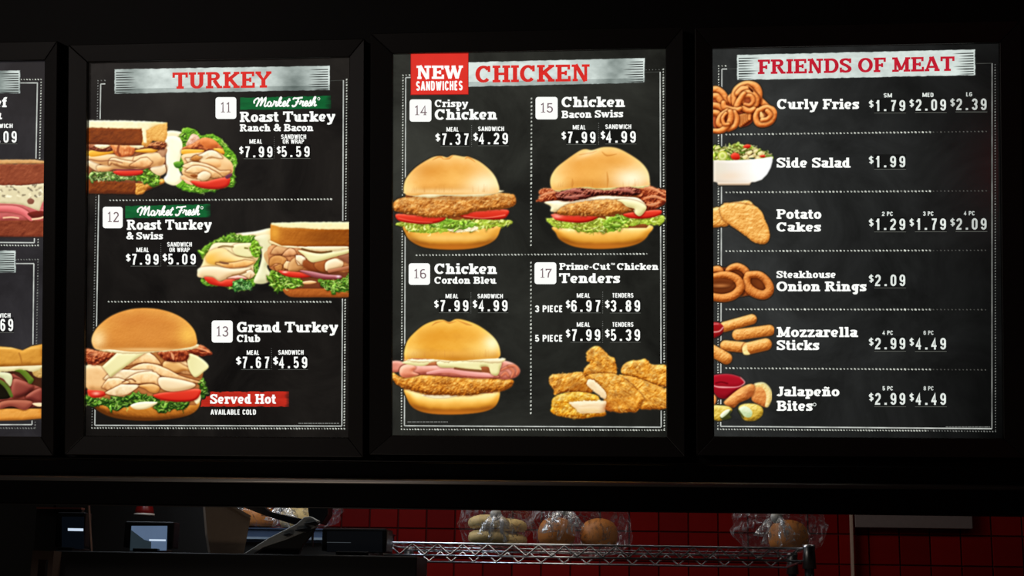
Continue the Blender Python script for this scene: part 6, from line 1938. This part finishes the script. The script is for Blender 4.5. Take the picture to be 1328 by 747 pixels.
for x in (xl + .0, xr + .0):
    for y in (YF, YR):
        s_ = -1 if x == xl else 1
        px_ = x + s_ * .016
        o = MB().tube([lc(px_, y, 0.0), lc(px_, y, zt + .003)], .0125, 16).build('post', M_DARKST, sh, True)
        MB().lathe([(.019, -.05), (.0155, .0), (.0165, .004), (.0165, .012)], lc(px_, y, zt - .002), 20).build('collar', M_CHROME, o, True)

# ---------------------------------------------------------------- buns and their clear bags
def bun(name, c, r, h, mat, label, seed):
    """a soft roll: domed crown, flat foot"""
    rn = random.Random(seed)
    prof = [(r * .55, -h * .5), (r * .86, -h * .47), (r * .98, -h * .3), (r, -h * .05), (r * .93, h * .18), (r * .74, h * .36), (r * .45, h * .46), (r * .15, h * .5), (r * .02, h * .5)]
    mb = MB().lathe([(a, b) for a, b in prof], (0, 0, 0), 24)
    mb.v = [p + Vector((rn.uniform(-1, 1), rn.uniform(-1, 1), rn.uniform(-1, 1))) * r * .012 for p in mb.v]
    o = mb.build(name, mat, None, True)
    o.location = c
    tag(o, label, 'bun', 'buns inside the clear bags on the wire shelf')
    return o


M_BUNP = surf('pale_bun_crust', (236, 206, 140), .6, 0, .1, 50, .14)
M_BUNB = surf('brown_bun_crust', (206, 130, 60), .55, 0, .1, 50, .16)


def film(name='clear_film', a=.16):
    m = bpy.data.materials.new(name)
    m.use_nodes = True
    nt = m.node_tree
    L = nt.links.new
    for n in list(nt.nodes):
        if n.type == 'BSDF_PRINCIPLED':
            nt.nodes.remove(n)
    out = [n for n in nt.nodes if n.type == 'OUTPUT_MATERIAL'][0]
    tr = nt.nodes.new('ShaderNodeBsdfTransparent')
    gl = nt.nodes.new('ShaderNodeBsdfGlossy')
    gl.inputs['Roughness'].default_value = .14
    df = nt.nodes.new('ShaderNodeBsdfDiffuse')
    df.inputs['Color'].default_value = (.75, .76, .78, 1)
    m1 = nt.nodes.new('ShaderNodeMixShader')
    m1.inputs[0].default_value = .6
    L(gl.outputs[0], m1.inputs[1])
    L(df.outputs[0], m1.inputs[2])
    m2 = nt.nodes.new('ShaderNodeMixShader')
    tc = nt.nodes.new('ShaderNodeTexCoord')
    no = nt.nodes.new('ShaderNodeTexNoise')
    no.inputs['Scale'].default_value = 1.0
    no.inputs['Detail'].default_value = 3
    no.inputs['Distortion'].default_value = 1.6
    mp = nt.nodes.new('ShaderNodeMapping')
    mp.inputs['Scale'].default_value = (52, 20, 26)
    mp.inputs['Rotation'].default_value = (0, .6, 0)
    L(tc.outputs['Object'], mp.inputs['Vector'])
    L(mp.outputs['Vector'], no.inputs['Vector'])
    mr = nt.nodes.new('ShaderNodeMapRange')  # noise streaks of denser film, painted in as its highlights
    mr.inputs['From Min'].default_value = .5
    mr.inputs['From Max'].default_value = .7
    mr.inputs['To Min'].default_value = a * .3
    mr.inputs['To Max'].default_value = min(1, a * 4)
    L(no.outputs['Fac'], mr.inputs['Value'])
    L(mr.outputs['Result'], m2.inputs[0])
    L(tr.outputs[0], m2.inputs[1])
    L(m1.outputs[0], m2.inputs[2])
    bp = nt.nodes.new('ShaderNodeBump')
    bp.inputs['Strength'].default_value = .8
    bp.inputs['Distance'].default_value = .006
    L(no.outputs['Fac'], bp.inputs['Height'])
    L(bp.outputs['Normal'], gl.inputs['Normal'])
    L(m2.outputs[0], out.inputs['Surface'])
    return m


M_FILM = film()
M_FILM2 = film('gathered_film', .42)


def bag(label, c, half, neck_dir, neck_len, flare, seed, bagmat=M_FILM, zfoot=None):
    """pillow of clear film round the buns, gathered to a twisted neck with a flared tail"""
    rn = random.Random(seed)
    c = Vector(c)
    root = thing('bread_bag', label, 'bag', (c.x, c.y, c.z - half[2]), 'clear bread bags on the wire shelf')
    nd = Vector(neck_dir).normalized()
    n, rings = 56, 22
    # body
    vs, fs = [], []
    side = nd.cross(Vector((0, 0, 1)))
    if side.length < .1:
        side = Vector((1, 0, 0))
    side.normalize()
    up = side.cross(nd).normalized()
    ph = [rn.uniform(0, 6.28) for _ in range(6)]
    ax = abs(nd.x) * half[0] + abs(nd.y) * half[1] + abs(nd.z) * half[2]
    sx = abs(side.x) * half[0] + abs(side.y) * half[1] + abs(side.z) * half[2]
    sz = abs(up.x) * half[0] + abs(up.y) * half[1] + abs(up.z) * half[2]
    for i in range(rings):
        t = i / (rings - 1)
        u = -1 + 2 * t
        prof = max(0.0, 1 - abs(u) ** 3.2) ** .45 if u < .3 else (1 - ((u - .3) / .7) ** 1.7) * (1 - .3 ** 3.2) ** .45
        prof = max(prof, .11 if u > 0 else .02)
        for k in range(n):
            w = 2 * math.pi * k / n
            wr = (.02 + .13 * max(0, u) ** 1.5) * math.sin(9 * w + ph[0] + 2 * t) + .05 * max(0, u) * math.sin(17 * w + ph[1]) + .02 * math.sin(5 * w + 9 * t + ph[2])
            cw, sw = math.cos(w), math.sin(w)
            q = (abs(cw) ** 3 + abs(sw) ** 3) ** (-1 / 3)
            r = prof * q * (1 + wr)
            p = nd * (u * ax) + side * (cw * r * sx) + up * (sw * r * sz)
            vs.append(p + Vector((0, 0, half[2])))
    for i in range(rings - 1):
        for k in range(n):
            j = (k + 1) % n
            fs.append((i * n + k, i * n + j, (i + 1) * n + j, (i + 1) * n + k))
    link_mesh('bag_film', vs, fs, bagmat, root, True)
    # neck and tail
    vs, fs = [], []
    rings2 = 14
    base = nd * (ax * .98) + Vector((0, 0, half[2]))
    sag = Vector((0, 0, -1))
    for i in range(rings2):
        t = i / (rings2 - 1)
        rad = .012 + flare * max(0, t - .18) ** 1.3
        cpos = base + nd * (neck_len * t * (1 - .35 * t)) + sag * (neck_len * .75 * t * t)
        for k in range(n):
            w = 2 * math.pi * k / n + t * 1.4
            wr = (.25 + .35 * t) * math.sin(7 * w + ph[3]) + .2 * math.sin(13 * w + ph[4])
            r = rad * (1 + wr)
            vs.append(cpos + side * (math.cos(w) * r) + up * (math.sin(w) * r * .5))
    for i in range(rings2 - 1):
        for k in range(n):
            j = (k + 1) % n
            fs.append((i * n + k, i * n + j, (i + 1) * n + j, (i + 1) * n + k))
    link_mesh('bag_tail', vs, fs, M_FILM2, root, True)
    p0 = base + nd * .012
    MB().tube([p0 - nd * .004, p0 + nd * .004], .0155, 14).build('bag_tie', surf('white_tie', (200, 198, 190), .4), root, True)
    return root


zs = zt + .006
# first bag: two rows of pale buns seen end on
ca = at(642, 683, 4.1)
for k, (px, py, yy) in enumerate(((634, 673, 4.08), (634, 690.5, 4.08), (658, 673, 4.24), (658, 690.5, 4.24))):
    q = at(px, py, yy)
    bun('bun', (q.x, yy, zs + (.022 if py > 680 else .061)), .058, .038, M_BUNP,
        'pale bun in the leftmost bag on the wire shelf, %s of the %s row' % ('front' if yy < 4.2 else 'rear', 'lower' if py > 680 else 'upper'), k)
q = at(645, 683, 4.15)
bag('clear bread bag of pale stacked buns, leftmost on the wire shelf', (q.x - .008, 4.16, zs + .058), (.074, .225, .05), (.12, -.99, .05), .07, .028, 3)
for k, (px, yy) in enumerate(((722, 4.16), (777, 4.18))):
    q = at(px, 680, yy)
    bun('bun', (q.x, yy, zs + .042), .053, .076, M_BUNB, 'round brown bun in the middle bag on the wire shelf, ' + ('right of the tail' if k else 'left of the tail'), 10 + k)
q = at(750, 680, 4.16)
bag('clear bread bag of brown buns with gathered tail, middle of the wire shelf', (q.x + .006, 4.16, zs + .06), (.114, .225, .052), (-.1, -.99, .1), .07, .036, 8)
q = at(1022, 680, 4.22)
bun('bun', (q.x, 4.22, zs + .045), .056, .08, M_BUNB, 'brown bun in the bag at the end post of the wire shelf', 22)
bag('clear bread bag gathered at its neck beside the end post of the wire shelf', (q.x - .03, 4.16, zs + .06), (.105, .225, .052), (-.1, -.99, .05), .07, .03, 12)

# bagged roll further back, behind the mounting arm
M_BLUE = surf('blue_plastic', (66, 84, 112), .45, 0, .02, 30)
a, b = at(318, 684, 4.7), at(498, 703, 4.7)
cr = thing('plastic_crate', 'long blue plastic crate behind the black screens', 'crate', ((a.x + b.x) / 2, 4.72, b.z - .012))
hw, hh = (b.x - a.x) / 2, a.z - b.z + .012
wl = .006
for nm, lo, hi in (('front_side', (-hw, -.16, 0), (hw, -.16 + wl, hh - .012)), ('rear_side', (-hw, .16 - wl, 0), (hw, .16, hh - .012)),
                   ('end_side', (-hw, -.154, 0), (-hw + wl, .154, hh - .012)), ('end_side', (hw - wl, -.154, 0), (hw, .154, hh - .012)),
                   ('base', (-hw + wl, -.154, 0), (hw - wl, .154, .005)), ('top_panel', (-hw - .004, -.165, hh - .012), (hw + .004, .165, hh - .008))):
    MB().box(lo, hi).build(nm, M_BLUE, cr)
MB().box((-hw - .004, -.17, hh - (a.z - at(318, 700, 4.7).z) - .004), (hw + .004, -.16, hh - (a.z - at(318, 700, 4.7).z) + .003)).build('front_ridge', surf('pale_blue_edge', (150, 170, 190), .4), cr)

ct_ = cr.location.z + hh - .006
q = at(352, 672, 4.66)
bun('bun', (q.x - .045, 4.66, ct_ + .04), .062, .07, M_BUNB, 'brown bun in the bag behind the grey mounting arm', 31)
bun('bun', (q.x + .085, 4.68, ct_ + .04), .062, .07, M_BUNP, 'pale bun in the bag behind the grey mounting arm', 32)
bag('clear bread bag lying on the blue crate behind the grey arm', (q.x + .02, 4.67, ct_ + .06), (.17, .13, .055), (.3, -.95, .0), .05, .03, 19)

# the ledge that carries the screens, and a steel rack below the crate
YL = 3.75
a, b = at(72, 718.5, YL), at(541, 721.5, YL)
M_LEDGEB = surf('black_ledge', (18, 15, 12), .5, 0, .05, 40)
lg = thing('equipment_ledge', 'black ledge across the bottom that carries the order screens', 'shelf', ((a.x + b.x) / 2, YL + .2, 0))
MB().box((-(b.x - a.x) / 2, -.2, b.z - .14), ((b.x - a.x) / 2, -.03, b.z)).build('ledge_top', M_LEDGEB, lg, bevel=.003)
for s_ in (-.9, .9):
    MB().box((s_ * (b.x - a.x) / 2 - .02, -.14, 0), (s_ * (b.x - a.x) / 2 + .02, -.10, b.z - .14)).build('leg', M_LEDGEB, lg)
ZL = b.z
for nm, px, yy, zz in (('crate_stand', 408, 4.72, None),):
    q = at(px, 703, yy)
    st = thing('crate_stand', 'dark steel stand under the blue plastic crate', 'stand', (q.x, 4.72, 0))
    top = cr.location.z
    MB().box((-hw, -.15, top - .14), (hw, .15, top)).build('stand_top', M_LEDGEB, st)
    for s1 in (-1, 1):
        for s2 in (-1, 1):
            MB().box((s1 * (hw - .03) - .012, s2 * .13 - .012, 0), (s1 * (hw - .03) + .012, s2 * .13 + .012, top - .14)).build('leg', M_LEDGEB, st)

# dark cabinet added behind the screens to black out the wall
a, b = at(-140, 700, 4.95), at(284, 700, 4.95)
cb = thing('blackout_cabinet', 'tall near-black cabinet added to black out the wall behind the order screens', 'cabinet', ((a.x + b.x) / 2, 4.95, 0))
w = (b.x - a.x) / 2
MB().box((-w, 0, .08), (w, .32, 2.5)).build('cabinet_body', M_LEDGEB, cb, bevel=.004)
MB().box((-w + .03, .03, 0), (w - .03, .3, .08)).build('plinth', M_LEDGEB, cb)
for s_ in (-1, 1):
    dr = MB().box((min(s_ * .004, s_ * (w - .006)), -.018, .1), (max(s_ * .004, s_ * (w - .006)), -.001, 2.48)).build('door', surf('black_cabinet_door', (17, 14, 13), .6), cb, bevel=.002)
    MB().tube([(s_ * .05, -.03, 1.0), (s_ * .05, -.03, 1.2)], .006, 8).build('handle', M_LEDGEB, dr)

# order screens
M_BLACKP = surf('black_plastic', (12, 12, 13), .4, 0, .03, 60)
M_SCR = glow('blue_grey_screen', (84, 102, 128), 1, .15, .5, .06, 20)
M_SCRD = glow('dark_corner_of_screen', (36, 46, 52), 1, .15)
M_BAR = glow('white_bar_on_screen', (200, 216, 236))
M_NAVY = glow('near_black_screen', (5, 8, 13), 1, .12, .5)


def monitor(label, x0, y0, x1, yy, scr, scr_mat, bar, tri=None, depth=.05, rotz=0):
    """screen standing on the ledge; x0,x1,y0 its outline in pixels, scr the lit window"""
    a, b = at(x0, y0, yy), at(x1, y0, yy)
    root = thing('order_screen', label, 'monitor', ((a.x + b.x) / 2, yy, ZL))
    w, h = (b.x - a.x) / 2, a.z - ZL
    L = root.location
    MB().box((-w, 0, .012), (w, depth, h)).build('housing', M_BLACKP, root, bevel=.004)
    MB().box((-w * .5, -.02, 0), (w * .5, depth + .05, .011)).build('foot', M_BLACKP, root, bevel=.002)
    def q(px, py, dy):
        p = at(px, py, yy + dy)
        return (p.x - L.x, dy, p.z - L.z)
    s_ = MB().add([q(px, py, -.002) for px, py in scr] + [q(px, py, .004) for px, py in scr],
                  [(3, 2, 1, 0), (0, 1, 5, 4), (1, 2, 6, 5), (2, 3, 7, 6), (3, 0, 4, 7)]).build('screen', scr_mat, root)
    if tri:
        MB().add([q(px, py, -.003) for px, py in tri], [tuple(range(len(tri) - 1, -1, -1))]).build('screen_window', M_SCRD, s_)
    x, y, x_, h_ = bar
    m_bar = M_BAR if h_ > 1 else glow('dim_screen_line', (70, 76, 80))
    MB().add([q(px, py, -.004) for px, py in ((x, y), (x_, y + .4), (x_, y + .4 + h_), (x, y + h_))], [(3, 2, 1, 0)]).build('screen_bar', m_bar, s_)
    return root


monitor('order screen showing blue grey with a white bar', 162, 676, 226, YL + .05,
        [(170.5, 682), (217, 682), (216, 714), (168.5, 714)], M_SCR, (193.5, 699.2, 215, 2.3),
        [(169.8, 687), (187, 700), (196, 702.5), (196, 714), (168.5, 714)])
monitor('nearly black order screen with one short white bar', 74, 664, 111, YL + .05,
        [(80, 670), (109, 670), (109, 712), (80, 712)], M_NAVY, (88, 685, 108, 3.4))
monitor_b = monitor('wide black screen housing at the end of the ledge, turned off', 418, 684.5, 502, YL + .05,
                    [(424, 689), (496, 689), (496, 716), (424, 716)], glow('unlit_screen', (6, 7, 9), 1, .4, .3), (424, 703, 455, .5), depth=.09)

# thin bright edge of a partition beside the dark screen
a, b = at(111.5, 655, YL + .05), at(117.5, 716, YL + .05)
pt = thing('divider_strip', 'thin upright metal strip right of the nearly black screen', 'strip', (b.x, YL + .05, ZL))
MB().add([(a.x - b.x - .001, 0, .16), (a.x - b.x + .0012, 0, .16), (.0012, 0, 0), (-.001, 0, 0), (a.x - b.x - .001, .012, .16), (a.x - b.x + .0012, .012, .16), (.0012, .012, 0), (-.001, .012, 0)],
         [(0, 3, 2, 1), (4, 5, 6, 7), (0, 1, 5, 4), (1, 2, 6, 5), (2, 3, 7, 6), (3, 0, 4, 7)]).build('strip', surf('dull_steel_edge', (130, 110, 96), .35, .6), pt)
pt['category'] = 'strip'

# cardboard carton standing on the ledge
M_CARD = surf('dull_cardboard', (146, 122, 100), .8, 0, .15, 60)
Yc = YL + .05
lo = [at(273, 718, Yc), at(316, 718, Yc)]
hi = [at(278, 655, Yc), at(325, 672, Yc), at(292, 655, Yc)]
ct = thing('carton', 'brown cardboard carton with a sloping top on the ledge', 'box', ((lo[0].x + lo[1].x) / 2, Yc, ZL))
L = ct.location
pf = [(lo[0].x - L.x, 0), (lo[1].x - L.x, 0), (hi[1].x - L.x, hi[1].z - L.z), (hi[2].x - L.x, hi[2].z - L.z + .004), (hi[0].x - L.x - .03, hi[0].z - L.z + .03), (lo[0].x - L.x - .012, .05)]
n = len(pf)
MB().add([(x, 0, z) for x, z in pf] + [(x - .03, .08, z) for x, z in pf],
         [tuple(range(n)), tuple(range(2 * n - 1, n - 1, -1))] + [(i, n + i, n + (i + 1) % n, (i + 1) % n) for i in range(n)]).build('carton_body', M_CARD, ct)
MB().add([(pf[2][0] - .002, -.002, pf[2][1]), (pf[3][0], -.002, pf[3][1]), (pf[3][0], -.002, pf[3][1] + .006), (pf[2][0] + .002, -.002, pf[2][1] + .006),
          (pf[2][0] - .032, .082, pf[2][1]), (pf[3][0] - .03, .082, pf[3][1]), (pf[3][0] - .03, .082, pf[3][1] + .006), (pf[2][0] - .028, .082, pf[2][1] + .006)],
         [(0, 1, 2, 3), (4, 7, 6, 5), (0, 4, 5, 1), (1, 5, 6, 2), (2, 6, 7, 3), (3, 7, 4, 0)]).build('flap', surf('pale_cardboard_edge', (150, 128, 106), .8), ct)

# grey mounting arm with black knobs, and the black arm it meets
M_ARM = surf('grey_cast_arm', (176, 178, 174), .5, .1, .08, 50)
Ya = YL + .05
def slab(mb, pts, y0, y1):
    n = len(pts)
    P = [at(px, py, (y0 + y1) / 2) for px, py in pts]
    mb.add([(p.x, y0, p.z) for p in P] + [(p.x, y1, p.z) for p in P],
           [tuple(range(n - 1, -1, -1)), tuple(range(n, 2 * n))] + [(i, (i + 1) % n, n + (i + 1) % n, n + i) for i in range(n)])
    return mb
def local(mb, o):
    mb.v = [p - o.location for p in mb.v]
    return mb
q = at(325, 719, Ya)
ar = thing('mounting_arm', 'grey diagonal mounting arm rising from the ledge with black knobs', 'arm', (q.x, Ya, ZL))
local(slab(MB(), [(317, 719), (331, 719), (343, 710), (373, 700), (409, 685), (414, 676), (404, 670), (396, 671), (386, 680), (350, 698)], Ya - .03, Ya), ar).build('lower_arm', M_ARM, ar, bevel=.002)
local(slab(MB(), [(335, 719), (344, 710), (373, 700), (409, 685), (404, 694), (394, 706), (388, 719)], Ya - .024, Ya - .004), ar).build('arm_plate', surf('dark_grey_plate', (40, 40, 38), .5), ar, bevel=.002)
for pts in ([(394, 679), (410, 676), (414, 679), (408, 682), (396, 681)], [(383, 687), (397, 685), (402, 688), (398, 691), (384, 689)], [(366, 694), (376, 691), (380, 693), (373, 696)]):
    local(slab(MB(), pts, Ya - .045, Ya - .03), ar).build('knob', M_BLACKP, ar, bevel=.001)
q = at(370, 665, Ya + .1)
ab = thing('mounting_arm', 'black sloping arm behind the grey mounting arm', 'arm', (q.x, Ya + .1, q.z))
local(slab(MB(), [(296, 650), (334, 650), (352, 664), (392, 673), (384, 681), (345, 669)], Ya + .09, Ya + .12), ab).build('arm_body', M_BLACKP, ab, bevel=.002)
q = at(413, 668, Ya + .1)
hb = thing('hinge_block', 'black hinge block at the upper end of the grey mounting arm', 'hinge', (q.x, Ya + .1, q.z))
local(slab(MB(), [(401, 648), (430, 648), (428, 668), (420, 681), (404, 672)], Ya + .08, Ya + .14), hb).build('block', M_BLACKP, hb, bevel=.002)
local(slab(MB(), [(404, 690), (407, 690), (406, 709), (404, 709)], Ya - .0, Ya + .004), hb).build('pin', surf('steel_pin', (120, 120, 116), .3, .8), hb)

# red lamp shade hanging high at the back, and the bracket at the lower left
q = at(187, 667.5, 4.5)
hl = thing('heat_lamp', 'small dark red lamp shade with a pale rim hanging at the back', 'lamp', (q.x, 4.5, q.z))
MB().lathe([(.030, 0), (.029, .012), (.024, .03), (.012, .045), (.006, .05)], (0, 0, 0), 24).build('shade', surf('red_enamel', (120, 20, 18), .3), hl, True)
MB().lathe([(.026, -.004), (.032, -.003), (.032, .003), (.026, .004)], (0, 0, 0), 24).build('rim', surf('white_enamel', (225, 215, 205), .35), hl, True)
MB().tube([(0, 0, .05), (0, 0, CE - q.z)], .003, 6).build('cord', M_BLACKP, hl)
a = at(42, 714, YL - .05)
b = at(70, 714, YL - .05)
bk = thing('floor_post', 'brown square post with a dark slot at the lower edge by the screens', 'post', ((a.x + b.x) / 2, YL - .05, 0))
w = (b.x - a.x) / 2
M_BRN = surf('brown_laminate', (74, 54, 42), .6)
MB().box((-w, 0, 0), (-w * .35, .05, a.z)).build('post_side', M_BRN, bk)
MB().box((w * .55, 0, 0), (w, .05, a.z)).build('post_side', M_BRN, bk)
MB().box((-w * .35, 0, a.z - .022), (w * .55, .05, a.z)).build('post_cap', M_BRN, bk)
a, b = at(48, 660, YL + .14), at(106, 660, YL + .14)
pn = thing('upper_panel', 'dark brown panel with a reddish top edge behind the nearly black screen', 'panel', ((a.x + b.x) / 2, YL + .14, ZL))
w, h = (b.x - a.x) / 2, a.z - ZL
MB().box((-w, 0, 0), (w, .02, h)).build('panel', surf('dark_brown_panel', (34, 27, 23), .6), pn)
MB().box((-w, -.004, h), (w, .022, h + .005)).build('top_edge', surf('red_brown_edge', (120, 66, 54), .4), pn)
